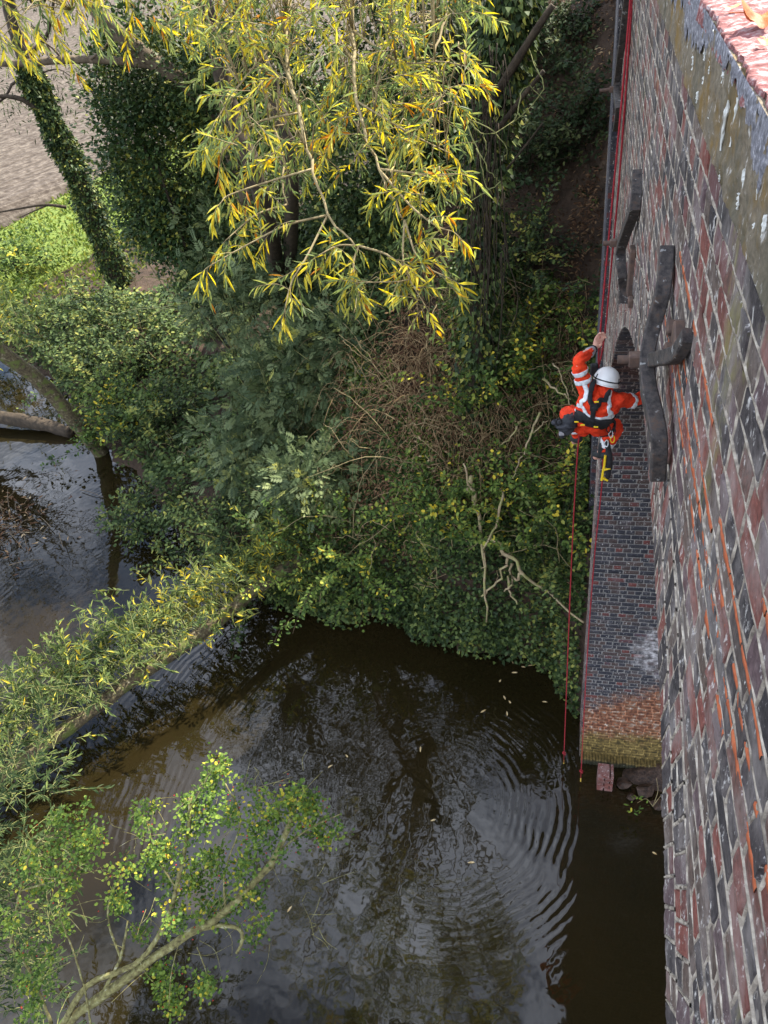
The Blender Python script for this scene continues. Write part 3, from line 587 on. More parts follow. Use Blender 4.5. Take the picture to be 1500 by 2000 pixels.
for px_, py_, l_ in ((1418, 195, .11), (1437, 190, .10), (1452, 330, .05), (1490, 300, .08), (1405, 330, .03), (1470, 440, .03), (1360, 180, .03), (1395, 60, .04), (1385, 120, .03), (1345, 60, .05), (1440, 380, .03), (1492, 420, .05), (1375, 95, .03), (1410, 140, .025), (1352, 110, .04), (1384, 215, .02), (1372, 150, .02)):
    p = at_x(px_, py_, XW-.019); n_ = 10; t_ = np.linspace(0, 1, n_); G = Geo()      # white lime runs down the coping face
    P = np.stack([np.full(n_, XW-.0145), p[1]+.004*np.sin(t_*5+px_), p[2]-l_*t_], -1); tube(G, P, (.0045*(1-.45*t_)*(1+.35*RNG.standard_normal(n_))).clip(.0012, .008), 6, .5, .2); G.build('lime_run', M['drip'], cop)
# pilaster beyond the recess, of bricks facing the camera
pil = empty('brick_pilaster', (.32, 10.4, 0), 'narrow grey brick pilaster far along the viaduct behind the red ropes', 'pilaster')
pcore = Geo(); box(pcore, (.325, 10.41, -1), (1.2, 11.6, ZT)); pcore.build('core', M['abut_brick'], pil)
q = []; 
for r in range(0, 105):
    z1 = ZT-.006-r*.085; z0 = z1-.073
    if z0 < 4: break
    x = .322+(.0 if r % 2 else -.0); first = True
    while x < .62:
        ln = .225 if r % 2 else .1125
        q.append([[x+.005, 10.41, z0], [x+ln-.005, 10.41, z0], [x+ln-.005, 10.41, z1], [x+.005, 10.41, z1]]); x += ln
q = np.array(q); V, Fc = bricks_np(q, np.tile([0, -1., 0], (len(q), 1)), np.full(len(q), .005), .003)
tone = RNG.random(len(q))
for j in range(min(len(q), 290)): mesh_obj('brick', V[j], [tuple(dict.fromkeys(f)) for f in Fc.tolist()], M['abut_brick'], pil, {'rnd': np.full(V.shape[1], tone[j])})
# footing at the foot of the abutment: plinth ledge and a small brick stub
ft = empty('brick_footing', (XW+.4, YA-.1, 0), 'small broken brick stub and dark ledge at the foot of the abutment', 'footing')
G = Geo(); n_ = 40; X_ = np.linspace(XW+.02, 2.4, n_)
for i in range(n_-1): box(G, (X_[i], YA-.13-.02*RNG.random(), -.6), (X_[i+1]-.004, YA+.02, .16+.02*RNG.random()), RNG.random(), bevel=.01)
G.build('ledge', M['abut_brick'], ft)
sp_ = at_z(1180, 1545, 0.0); q = []
for r in range(9):
    for (a, b) in (((0, .11), (.125, .27)) if r % 2 else ((0, .2), (.215, .27))):
        mb = Geo(); x0 = sp_[0]-.13; box(mb, (x0+a, sp_[1], -.25+r*.085), (x0+b-.006, sp_[1]+.25, -.25+r*.085+.077), RNG.uniform(.62, .86), bevel=.006); mb.build('brick', M['brick'], ft)
# ================================================================== VEGETATION
def curve(geo, pts, r0, r1, n=10, sides=5, jit=.06, wob=0.0):
    P = resample(pts, n)
    if wob: P[1:-1] += RNG.standard_normal((n-2, 3))*wob
    tube(geo, P, np.linspace(r0, r1, n), sides, RNG.random(), jit); return P
def in_ellipsoid(n, c, r, inner=.3):
    d = rand_dir(n)*(inner**3+(1-inner**3)*RNG.random((n, 1)))**(1/3); return np.asarray(c)+d*np.asarray(r)
def foliage(geo, centers, per, sig, ll, lw, tmpl, droop=.25, outward=None, upb=.35, roll=1.0):
    n = len(centers)*per; C = np.repeat(centers, per, 0); sg = np.repeat(sig*RNG.uniform(.6, 1.35, (len(centers), 1)), per, 0)
    off = RNG.standard_normal((n, 3))*sg*np.array([1, 1, .75]); P = C+off
    D = nrm(off)*.8+RNG.standard_normal((n, 3))*.45+np.array([0, 0, upb-droop])
    if outward is not None: D = D+nrm(P-outward)*.4
    base = np.repeat(RNG.random(len(centers)), per); A = np.clip(base*.45+RNG.random(n)*.62, 0, 1)
    leaves(geo, P, D, ll*RNG.uniform(.7, 1.25, n), lw*RNG.uniform(.75, 1.2, n), tmpl, None, A, roll)
def shrub(name, label, c, rad, leafm, tmpl, nclump, per, sig, ll, lw, cat='shrub', group=None, stemm='bark_dark', stem_r=.035, droop=.25, upb=.35, base=None, inner=.35, nst=12, dense_top=0, crown='foliage', lo=None):
    c = np.asarray(c, float); rad = np.asarray(rad, float)
    if base is None: base = np.array([c[0], c[1], float(ground_z(c[0], c[1]))])
    base = np.asarray(base, float)
    e = empty(name, base, label, cat, group)
    K = in_ellipsoid(nclump, c, rad, inner)
    gz = ground_z(K[:, 0], K[:, 1]); K[:, 2] = np.maximum(K[:, 2], gz+.12)
    g = Geo(); foliage(g, K, per, sig, ll, lw, tmpl, droop, c, upb); g.build(crown, M[leafm], e)
    g = Geo()
    for k in K[RNG.permutation(len(K))[:nst]]:
        mid = base*.45+k*.55+RNG.standard_normal(3)*.12*rad; mid[2] = max(mid[2], base[2]+.3*(k[2]-base[2])); curve(g, [base+RNG.standard_normal(3)*.04, mid, k], stem_r, stem_r*.25, 7, 5)
    props(g.build('stems', M[stemm], e), kind='stuff'); return e

# ---- tall ivy-clad trunk by the field
base = at_ground(238, 556); yb = base[1]
e = empty('ivy_clad_tree', base, 'tall dark tree trunk wrapped in ivy leaning left before the ploughed field', 'tree')
tp = [base-np.array([0, 0, .4])]+[at_y(x, y, yb) for x, y in ((215, 500), (185, 430), (150, 340), (110, 260), (75, 180), (50, 120), (25, 40), (5, -60), (-30, -220))]
g = Geo(); P = resample(tp, 26); tube(g, P, np.linspace(.40, .17, 26), 10, .5, .07)
for pts, r in ((((105, 250), (70, 210), (30, 190), (-20, 188)), .13), (((70, 200), (30, 160), (10, 190), (-25, 215)), .06), (((45, 115), (70, 95), (95, 60), (110, -40)), .09), (((130, 405), (90, 400), (50, 405), (-20, 418)), .07), (((90, 402), (60, 415), (38, 425)), .035), (((60, 150), (110, 135), (140, 150)), .03)):
    curve(g, [at_y(x, y, yb-.3*i) for i, (x, y) in enumerate(pts)], r, r*.5, 10, 6)
g.build('trunk', M['bark_dark'], e, True)
n = 11000; t = RNG.random(n)**.8*.66; i = (t*25).astype(int); C = P[i]+(P[np.minimum(i+1, 25)]-P[i])*((t*25)-i)[:, None]
dr = nrm(RNG.standard_normal((n, 3))*np.array([1, 1, .25])); lump = .5+.5*np.sin(t*70+dr[:, 0]*2.5)*np.sin(t*31-dr[:, 1]*3); rr = (.40-.22*t)+.34*lump*RNG.random(n)
g = Geo(); leaves(g, C+dr*rr[:, None], dr*.7+RNG.standard_normal((n, 3))*.5+np.array([0, 0, -.4]), .14*RNG.uniform(.6, 1.3, n), .11, T_IVY, None, None, 1.8); g.build('ivy', M['ivy'], e)
g = Geo(); K = np.array([at_y(x, y, yb+d) for x, y, d in zip(RNG.uniform(-40, 260, 150), RNG.uniform(-150, 240, 150), RNG.uniform(-1.5, 1.5, 150))]); foliage(g, K, 10, .35, .22, .05, T_DIAM, .6, None, 0); g.build('foliage', M['dullleaf'], e)

# ---- leaning trunk with the long horizontal limb
e_b = at_ground(470, 560); e = empty('leaning_tree', e_b, 'thick brown leaning trunk with one long horizontal limb at upper left', 'tree')
g = Geo(); Yl = 19.5
curve(g, [e_b, at_y(485, 420, Yl), at_y(440, 255, Yl), at_y(392, 186, Yl), at_y(330, 140, Yl), at_y(268, 96, Yl), at_y(205, 40, Yl), at_y(150, -30, Yl), at_y(60, -150, Yl)], .27, .17, 26, 10, .05)
P = curve(g, [at_y(310, 130, Yl), at_y(262, 122, Yl-.2), at_y(200, 117, Yl-.4), at_y(120, 117, Yl-.6), at_y(40, 124, Yl-.8), at_y(-40, 121, Yl-1)], .11, .075, 16, 8, .06)
for a, b in (((105, 118), (62, 48)), ((125, 120), (70, 70)), ((175, 117), (215, 75)), ((60, 123), (20, 60))): curve(g, [at_y(*a, Yl-.5), at_y((a[0]+b[0])/2+6, (a[1]+b[1])/2, Yl-.7), at_y(*b, Yl-.9)], .04, .012, 7)
g.build('trunk', M['bark'], e, True)
g = Geo(); K = np.array([at_y(x, y, Yl+d) for x, y, d in zip(RNG.uniform(330, 480, 90), RNG.uniform(110, 230, 90), RNG.uniform(-.6, .6, 90))]); foliage(g, K, 26, .28, .12, .10, T_IVY, .4); g.build('ivy', M['ivytree'], e)
g = Geo(); K = np.array([at_y(x, y, Yl+d) for x, y, d in zip(RNG.uniform(230, 330, 70), RNG.uniform(60, 210, 70), RNG.uniform(-.6, .9, 70))]); foliage(g, K, 16, .25, .13, .06, T_DIAM, .4); g.build('foliage', M['dullleaf'], e)

def upper_crown(parent, c, rad, n, per, leafm, ll=.26, lw=.09):
    K = in_ellipsoid(n, c, rad, .25); p = proj(K); ok = ~((p[:, 1] > -40) & (p[:, 0] > -60) & (p[:, 0] < 1560) & (p[:, 2] > 0)); K = K[ok]; g = Geo(); foliage(g, K, per, .34, ll, lw, T_DIAM, .5, None, 0); g.build('crown', M[leafm], parent)
    g = Geo(); b_ = np.array([c[0], c[1], c[2]-rad[2]])
    for k in K[:60]: curve(g, [b_+RNG.standard_normal(3)*.15, (b_+k)/2+RNG.standard_normal(3)*.4, k], .06, .015, 7, 5)
    g.build('limb', M['bark_dark'], parent)
upper_crown(e, (-11, 16.5, 16.5), (4.5, 3.5, 4.5), 210, 22, 'dullleaf')
# ---- dark evergreen masses
def mass(name, label, px, py, Y, rx, rz, nclump, per, leafm='ivytree', ll=.13, lw=.11, sig=.30, tmpl=T_IVY, ry=None, cat='tree', nst=14):
    c = at_y(px, py, Y); return shrub(name, label, c, (rx, ry or rx*.8, rz), leafm, tmpl, nclump, per, sig, ll, lw, cat, None, 'bark_dark', .09, .35, .2, None, .45, nst, crown='crown')
mass('evergreen_tree', 'dense dark ivy-smothered tree with yellowish top beside the ploughed field', 345, 330, 21, 2.15, 4.3, 420, 95)
et = mass('evergreen_tree', 'dark dense tree hidden behind the yellow willow leaves', 540, 330, 20, 2.3, 4.2, 330, 75, 'ivy'); upper_crown(et, (-6.5, 17.0, 17.5), (3.6, 3.2, 5.0), 200, 22, 'dullleaf')
mass('evergreen_tree', 'dark ivy mass behind the right half of the yellow willow', 765, 430, 17.5, 2.0, 3.4, 260, 55, 'ivy')
mass('evergreen_tree', 'shady dark green tree behind the willow at the top', 840, 60, 20, 2.6, 3.0, 240, 50, 'dullleaf')
# ---- ivy-clad column
base = at_ground(935, 815); yb = base[1]
e = empty('ivy_column_tree', base, 'upright trunk buried in hanging ivy on the bank left of the worker', 'tree')
g = Geo(); P = resample([base-np.array([0, 0, .3]), at_y(935, 700, yb), at_y(938, 500, yb+.2), at_y(950, 300, yb+.4), at_y(985, 120, yb+.5), at_y(1005, -40, yb+.6)], 24); tube(g, P, np.linspace(.26, .16, 24), 9, .5, .08)
for pts, r in ((((960, 200), (990, 150), (1040, 70), (1080, 10)), .07), (((975, 250), (1020, 190), (1062, 138)), .045), (((990, 330), (1030, 280), (1060, 240)), .02)): curve(g, [at_y(x, y, yb-.2) for x, y in pts], r, r*.7, 8, 6)
for k in range(60):
    x = RNG.uniform(905, 985); y = RNG.uniform(80, 500); l_ = RNG.uniform(80, 300); curve(g, [at_y(x, y, yb-.35+.1*RNG.normal()), at_y(x+RNG.normal()*10, y+l_*.5, yb-.45), at_y(x+RNG.normal()*15, y+l_, yb-.4)], .010, .006, 8, 4)
g.build('trunk', M['bark_dark'], e, True)
n = 7500; t = RNG.random(n); C = np.stack([np.interp(t*23, np.arange(24), P[:, k]) for k in range(3)], -1); dr = nrm(RNG.standard_normal((n, 3))*np.array([1, 1, .2])); cl = .5+.5*np.sin(t*60+dr[:, 0]*3)*np.sin(t*23+dr[:, 1]*4)
g = Geo(); leaves(g, C+dr*(.22+.42*cl*RNG.random(n))[:, None], dr*.6+np.array([0, 0, -.7]), .11*RNG.uniform(.7, 1.2, n), .10, T_IVY, None, None, 1.5); g.build('ivy', M['ivy'], e)

# ---- willow trunks behind the yellow curtain, and the curtain itself
wb = at_ground(560, 640); wil = empty('willow_tree', wb, 'large willow with a hanging curtain of yellow and green leaves', 'tree')
g = Geo(); yw = 15.0
curve(g, [wb-np.array([0, 0, .3]), at_y(520, 420, yw), at_y(455, 220, yw), at_y(430, 130, yw), at_y(405, 30, yw), at_y(380, -90, yw), at_y(420, -300, yw-1)], .20, .13, 22, 9, .05)
curve(g, [wb, at_y(570, 380, yw-.6), at_y(540, 200, yw-.8), at_y(505, 110, yw-.9), at_y(470, 35, yw-1), at_y(440, -60, yw-1.2), at_y(520, -320, yw-3)], .17, .11, 22, 9, .05)
g.build('trunk', M['bark_dark'], wil, True); g = Geo()
W3 = lambda x, y, D: at_depth(x, y, D)
LB = []                                        # limbs of the curtain: (points, r0, r1)
top = W3(610, -520, 9.0)
limbs = [[(610, -520, 9.0), (590, -250, 7.8), (560, 60, 6.8), (585, 220, 6.4), (610, 330, 6.25), (640, 420, 6.2), (700, 480, 6.15)],
         [(620, -480, 9.0), (680, -200, 7.6), (690, 60, 6.7), (700, 200, 6.4), (740, 330, 6.2), (790, 430, 6.15)],
         [(620, -480, 9.0), (800, -220, 7.8), (880, 10, 7.0), (770, 60, 6.8), (740, 110, 6.7)],
         [(610, -500, 9.0), (480, -220, 8.0), (470, 0, 7.2), (510, 160, 6.8), (540, 270, 6.6), (560, 400, 6.4)],
         [(600, -500, 9.0), (300, -300, 8.6), (180, -120, 8.2), (140, 20, 8.0)],
         [(600, -500, 9.0), (380, -260, 8.3), (330, -60, 7.8), (330, 60, 7.6)],
         [(640, -480, 9.0), (860, -260, 8.0), (900, -60, 7.6), (850, 90, 7.3), (860, 180, 7.2)]]
for L_ in limbs: LB.append((resample([W3(*p) for p in L_], 26)+RNG.standard_normal((26, 3))*.012, .028, .007))
subs = [[(610, 330, 6.25), (540, 350, 6.2), (450, 380, 6.1), (432, 395, 6.05)], [(640, 420, 6.2), (560, 440, 6.1), (480, 480, 6.05), (405, 522, 6.0)], [(640, 420, 6.2), (600, 500, 6.1), (570, 550, 6.05), (556, 605, 6.0)],
        [(700, 480, 6.15), (690, 520, 6.1), (700, 560, 6.05)], [(740, 330, 6.2), (800, 400, 6.1), (850, 440, 6.05), (884, 452, 6.0)], [(790, 430, 6.15), (820, 510, 6.1), (880, 545, 6.05)], [(790, 430, 6.15), (790, 520, 6.1), (832, 600, 6.0)],
        [(560, 60, 6.8), (480, 150, 6.6), (420, 240, 6.4), (405, 270, 6.35)], [(585, 220, 6.4), (500, 240, 6.3), (440, 290, 6.25), (430, 320, 6.2)], [(690, 60, 6.7), (780, 120, 6.5), (860, 120, 6.4), (912, 130, 6.35)], [(700, 200, 6.4), (800, 260, 6.3), (880, 300, 6.2)], [(740, 330, 6.2), (830, 340, 6.1), (900, 340, 6.05)],
        [(700, 480, 6.15), (660, 480, 6.1), (620, 500, 6.05)], [(880, 10, 7.0), (910, 0, 6.9), (940, 10, 6.8)], [(700, 480, 6.15), (760, 500, 6.1), (800, 545, 6.05), (700, 552, 6.0)], [(560, 400, 6.4), (500, 420, 6.3), (440, 470, 6.2)]]
SB = [(resample([W3(*p) for p in L_], 14), .011, .004) for L_ in subs]
for P, a, b in LB+SB: tube(g, P, np.linspace(a, b, len(P)), 6, .5, .05)
allp = np.vstack([P for P, _, _ in LB]+[P for P, _, _ in SB])
lg = Geo()
def leafy_twig(start, d, ln, droop=.5, r=.0045, spacing=.028, ll=.155, lw=.024, geo=None, lgeo=None, yellow=0.0, n=9, first=.12):
    pts = [np.asarray(start, float)]; d = nrm(d)
    for k in range(n-1):
        d = nrm(d+np.array([0, 0, -droop/n])+RNG.standard_normal(3)*.09); pts.append(pts[-1]+d*ln/(n-1))
    P = np.array(pts); tube(geo, P, np.linspace(r, r*.45, n), 4, RNG.random(), 0, False)
    m_ = max(3, int(ln*(1-first)/spacing)); t = np.linspace(first, 1, m_)*(n-1); i = np.minimum(t.astype(int), n-2); C = P[i]+(P[i+1]-P[i])*(t-i)[:, None]; T = nrm(P[i+1]-P[i])
    sd = nrm(np.cross(T, rand_dir(m_)))*np.where(np.arange(m_) % 2, 1, -1)[:, None]
    D = T*.7+sd*.6+np.array([0, 0, -.45])*min(droop, .8)+RNG.standard_normal((m_, 3))*.15
    tone = np.clip(RNG.normal(.42+yellow, .12)+RNG.normal(0, .20, m_), 0, 1)
    leaves(lgeo, C, D, ll*RNG.uniform(.65, 1.2, m_)*np.where(t > n-1.6, .8, 1), lw*RNG.uniform(.8, 1.2, m_), T_LANCE, None, tone, 1.6)
for P, _, _ in SB:                              # leaves at the ends of the side branches
    for k in range(3, len(P)):
        if RNG.random() < .8:
            leafy_twig(P[k], (P[k]-P[k-1])*6+RNG.standard_normal(3)*.6+np.array([0, 0, -.05]), RNG.uniform(.14, .32), .6, .003, .023, .14, .019, g, lg, .08)
    leafy_twig(P[-1], P[-1]-P[-2], .2, 1.2, .003, .02, .16, .024, g, lg, .25, 6)
def near_limb(q): return allp[np.argmin(((allp-q)**2).sum(1))]
cnt = 0
while cnt < 470:
    x = RNG.uniform(385, 925); y = RNG.uniform(-260, 420); D = RNG.uniform(5.9, 7.9)
    wgt = 1.0 if y < 180 else 1-.85*(y-180)/240
    cx = 650+.06*y; hw = 265-.12*max(y, 0)
    if RNG.random() > wgt or abs(x-cx) > hw: continue
    q = W3(x, y, D); a = near_limb(q)
    if np.linalg.norm(q-a) > 1.3: continue
    mid = (q+a)/2+np.array([0, 0, .10]); curve(g, [a, mid, q], .006, .004, 6, 4, 0)
    leafy_twig(q, (q-a)*.5+RNG.standard_normal(3)*np.array([.6, .5, .25])+np.array([-.1, -.15, -.02]), RNG.uniform(.25, .52), .55, .0035, .024, .14, .019, g, lg, RNG.normal(.03, .13)); cnt += 1
for k in range(95):                             # curtain over the field, upper left
    x = RNG.uniform(-40, 430); y = RNG.uniform(-260, 45 if x > 120 else 75); q = W3(x, y, RNG.uniform(7.2, 8.6)); a = near_limb(q)
    curve(g, [a, (q+a)/2+np.array([0, 0, .15]), q], .006, .004, 6, 4, 0); leafy_twig(q, RNG.standard_normal(3)*.5+np.array([0, 0, -.5]), RNG.uniform(.35, .7), 1.0, .004, .028, .16, .025, g, lg, .12)
for k in range(420):                            # the crown goes on above
    q = in_ellipsoid(1, (-8.4, 10.6, 17.4), (3.8, 3.4, 3.6), .2)[0]
    if proj(q)[1] > -60 and proj(q)[0] < 1150: continue
    leafy_twig(q, RNG.standard_normal(3)*.6+np.array([0, 0, -.3]), RNG.uniform(.5, 1.0), 1.0, .006, .06, .24, .045, g, lg, .05, 6)
for k in range(330):
    q = in_ellipsoid(1, (-5.2, 7.0, 19.2), (3.6, 2.5, 2.8), .1)[0]
    if proj(q)[1] > -60: continue
    leafy_twig(q, RNG.standard_normal(3)*.6+np.array([0, 0, -.3]), RNG.uniform(.6, 1.2), 1.0, .008, .07, .28, .06, g, lg, -.05, 6)
for k in range(26):
    q = in_ellipsoid(1, (-6.4, 8.2, 18.4), (4.0, 3.0, 3.2), .6)[0]; curve(g, [W3(520, -320, 12.2), (W3(520, -320, 12.2)+q)/2+RNG.standard_normal(3)*.5, q], .08, .015, 9, 5)
g.build('branch', M['twig'], wil, True); lg.build('foliage', M['willow_near'], wil)

# bare twigs reaching right of the willow
def twig_thing(name, label, lines, mat='twig', r=.008, cat='branch', D=None, n=12, par=None):
    P0 = np.asarray(lines[0][0]); e = empty(name, P0, label, cat); g = Geo()
    for k, L_ in enumerate(lines): curve(g, L_, r*(1 if k == 0 else .6), r*.35, n, 5, .08, r*.6)
    g.build('wood', M[mat], e, True); return e
bt = [[(860, 175), (900, 192), (922, 245), (955, 262), (1005, 235)], [(905, 225), (935, 300), (945, 350), (962, 380)], [(900, 225), (960, 255), (990, 290), (985, 310)], [(930, 290), (960, 340), (978, 355)], [(945, 262), (950, 290), (945, 320)], [(1005, 235), (1025, 170), (1062, 195)], [(895, 130), (880, 150), (868, 190)], [(978, 355), (950, 375), (905, 400)], [(1000, 240), (1060, 180), (1040, 120), (1030, 70)]]
twig_thing('bare_branch', 'pale bare twigs forking in front of the dark embankment right of the willow', [[at_depth(x, y, 10.5+.1*i) for i, (x, y) in enumerate(L_)] for L_ in bt], 'twig_green', .016)

# ---- elder and ash shrubs of the bank
EL = [('dark blue-green elder shrub below the hanging yellow willow tips', 610, 610, 18.5, (1.75, 1.2, 1.5), 60, 14), ('elder shrub with broad feathery leaves left of the bank centre', 455, 610, 19.5, (1.15, 1.0, 1.6), 44, 13),
      ('large elder shrub in the middle of the bank above the brambles', 570, 755, 17.6, (1.8, 1.1, 1.1), 58, 14), ('elder sprays beside the dark tree under the lowest left willow tips', 415, 480, 21, (.9, .8, 1.0), 26, 12),
      ('low elder shrub near the bank edge above the fallen willow', 470, 880, 18, (1.6, 1.0, .8), 44, 14), ('elder sprays left of the brambles at the bank centre', 655, 690, 17.2, (1.2, .8, .9), 30, 13), ('bright elder sprays above the dark hollow of the bank', 620, 930, 16.2, (1.0, .7, .7), 34, 14)]
for lb, px, py, D, rad, nc, per in EL: shrub('elder_shrub', lb, at_depth(px, py, D), rad, 'elder', T_PIN, nc, per, .26, .34, .32, 'shrub', 'elder shrubs on the bank', 'twig_green', .025, .3, .25, None, .3, 16)
# ---- leafy bushes
BU = [('round-leaved bush hanging over the water at left of the bank', 300, 1000, 20.0, (1.3, .9, .75), 'nettle', 70, 70), ('dark leafy bush over the water above the fallen willow', 500, 1010, 17.2, (1.7, .9, .8), 'nettle', 90, 75), ('low green bush between leaning log and elder', 300, 800, 22.5, (1.6, 1.2, .7), 'nettle', 70, 60),
      ('yellow-flecked bush beside the leaning log', 230, 790, 23, (1.4, 1.0, .9), 'bush', 60, 60), ('bright green bush on the ivy bank behind the dead branch', 860, 960, 14.6, (.55, .45, .8), 'bush', 40, 50), ('green bush at the bank top right of the dead branch', 1035, 930, 13.6, (.75, .5, .8), 'bush', 50, 60),
      ('small yellow-green bush left of the worker', 960, 690, 14.2, (.75, .5, .55), 'bush', 40, 55), ('leafy bush at the foot of the abutment wall', 1090, 1000, 13.4, (.55, .4, .6), 'nettle', 40, 55), ('yellowing bush behind the worker and the red rope', 1070, 620, 14.0, (1.0, .6, .45), 'bush', 46, 50),
      ('mid-green bush in front of the ivy-clad trunk', 250, 640, 27, (2.2, 1.4, 1.0), 'nettle', 80, 60), ('low bush below the ivy-clad trunk at the edge of the grass', 150, 590, 28, (2.0, 1.2, .6), 'nettle', 50, 50), ('leafy bush left of the bare sapling', 190, 700, 25.5, (2.0, 1.2, .8), 'nettle', 70, 60),
      ('grey-green shrub high on the shaded embankment', 1075, 60, 15, (.9, .7, .9), 'dullleaf', 46, 55), ('dull green shrub low on the shaded embankment', 1045, 260, 14.6, (.7, .5, .8), 'dullleaf', 40, 55), ('dark scrub beside the pilaster on the embankment', 1130, 250, 14.6, (.45, .5, 1.3), 'dullleaf', 46, 55), ('dark ivy scrub under the leaf-littered slope', 1010, 470, 14.4, (.7, .5, .9), 'ivy', 44, 60),
      ('bright sunlit bush at the far left edge beyond the grass', 30, 470, 33, (1.0, .8, .5), 'bush', 30, 50), ('dark overhanging bush above the hollow of the bank', 650, 1010, 15.6, (1.0, .6, .45), 'bush', 46, 60)]
def spray(geo, lgeo, start, d, ln, droop, ll, lw, spacing, tmpl, r, tone, n=8):
    pts = [np.asarray(start, float)]; d = nrm(d)
    for k in range(n-1): d = nrm(d+np.array([0, 0, -droop/n])+RNG.standard_normal(3)*.12); pts.append(pts[-1]+d*ln/(n-1))
    P = np.array(pts); tube(geo, P, np.linspace(r, r*.4, n), 4, RNG.random(), 0, False)
    m_ = max(4, int(ln*.85/spacing)); t = np.sort(RNG.uniform(.15, 1, m_))*(n-1); i = np.minimum(t.astype(int), n-2); C = P[i]+(P[i+1]-P[i])*(t-i)[:, None]; T = nrm(P[i+1]-P[i])
    sd = nrm(np.cross(T, rand_dir(m_)+np.array([0, 0, 1.2])))*np.where(np.arange(m_) % 2, 1, -1)[:, None]; C = C+sd*ll*RNG.uniform(.1, .9, (m_, 1))
    leaves(lgeo, C, T*.4+sd*.9+RNG.standard_normal((m_, 3))*.25, ll*RNG.uniform(.6, 1.3, m_), lw*RNG.uniform(.7, 1.2, m_), tmpl, None, np.clip(tone+RNG.normal(0, .2, m_), 0, 1), .8)
def spray_bush(lb, c, rad, lm, nst, D):
    c = np.asarray(c); gz = float(ground_z(c[0], c[1])); base = np.array([c[0], c[1], max(gz, .05)]); e = empty('bush', base, lb, 'bush', 'bushes on the bank'); g = Geo(); l_ = Geo(); f = max(1, D/16)**1.0
    for k in range(nst):
        a = RNG.uniform(0, 2*np.pi); q = math.sqrt(RNG.random())*.75; x, y = c[0]+rad[0]*q*math.cos(a), c[1]+rad[1]*q*math.sin(a); z0 = max(float(ground_z(x, y)), .1); zt = c[2]+rad[2]*math.sqrt(1-q*q)*RNG.uniform(-.5, 1.05)
        st = np.array([x, y, z0+max(zt-z0, .2)*RNG.uniform(.0, .6)]); d = np.array([math.cos(a)*.7*q, math.sin(a)*.7*q, 1.0])+RNG.standard_normal(3)*.3
        ln = max(.5, zt-st[2])*RNG.uniform(.9, 1.4)+.25; spray(g, l_, st, d, min(ln, 2.4), RNG.uniform(.9, 1.9), .088*f, .062*f, .024*f, T_OVAL, .007, RNG.beta(2, 2.4))
    props(g.build('stems', M['bark_dark'], e), kind='stuff'); l_.build('foliage', M[lm], e); return e
for lb, px, py, D, rad, lm, nc, per in BU: spray_bush(lb, at_depth(px, py, D), rad, lm, int(nc*1.5), D)
# ---- willow shrub at left edge with yellow leaves
def shoots(name, label, starts, dirs, lens, leafm, ll, lw, spacing=.05, droop=.55, twigm='twig_green', cat='shrub', r=.006, extra=None, yel=0.0):
    e = empty(name, starts[0], label, cat); g = Geo(); l_ = Geo()
    if extra: extra(g)
    for s_, d, ln in zip(starts, dirs, lens): leafy_twig(s_, d, ln, droop, r, spacing, ll, lw, g, l_, yel-.08)
    props(g.build('stems', M[twigm], e, True), kind='stuff'); l_.build('foliage', M[leafm], e); return e
b0 = at_ground(40, 730); n = 150
st = b0+np.stack([RNG.normal(-1, 1.6, n), RNG.normal(.6, .9, n), RNG.uniform(.1, 2.4, n)], -1)
shoots('willow_shrub', 'yellowing willow shrub at the left edge behind the leaning log', st, np.tile([.1, -.1, 1.0], (n, 1))+RNG.standard_normal((n, 3))*.35, RNG.uniform(.8, 1.5, n), 'willow_green', .24, .05, .055, .5, 'twig', 'shrub', .008, None, .10)

# ---- leaning trunk and log over the back water
b0 = at_z(205, 893, -.2); e = ldt = empty('leaning_dead_tree', b0, 'mossy trunk leaning out over the water at the left edge', 'tree'); g = Geo()
P = curve(g, [b0, at_y(150, 826, 16.2), at_y(85, 752, 15.9), at_y(20, 700, 15.6), at_y(-90, 612, 15.2)], .25, .19, 22, 12, .09)
g.build('wood', M['bark_moss'], e, True)
b0 = at_z(140, 846, .1); e = empty('fallen_log', b0, 'dark brown log lying in the water under the leaning trunk', 'log'); g = Geo(); curve(g, [b0, at_z(70, 826, .3), at_z(-60, 806, .45)], .20, .24, 14, 10, .09); g.build('wood', M['bark_dark'], e, True)
# ---- debris raft
c0 = at_z(5, 1045, .02); e = empty('debris_raft', c0, 'raft of dead twigs and leaves floating at the left edge', 'debris'); g = Geo(); l_ = Geo()
n = 420; Pz = c0+np.stack([RNG.normal(-.6, .9, n), RNG.normal(0, .9, n), RNG.uniform(0, .14, n)], -1); leaves(l_, Pz, RNG.standard_normal((n, 3))*np.array([1, 1, .15]), .20, .05, T_DIAM); l_.build('dead_leaves', M['litter'], e)
for k in range(70):
    p = c0+np.array([RNG.normal(-.5, .9), RNG.normal(0, .9), RNG.uniform(.02, .2)]); d = rand_dir(1)[0]*np.array([1, 1, .15]); curve(g, [p, p+d*.5+np.array([0, 0, .05]), p+d], .014, .006, 6, 4)
props(g.build('twigs', M['bark'], e), kind='stuff')
upper_crown(ldt, (-21.5, 17.5, 6.0), (3.8, 3.6, 3.4), 130, 16, 'dullleaf', .24, .05)

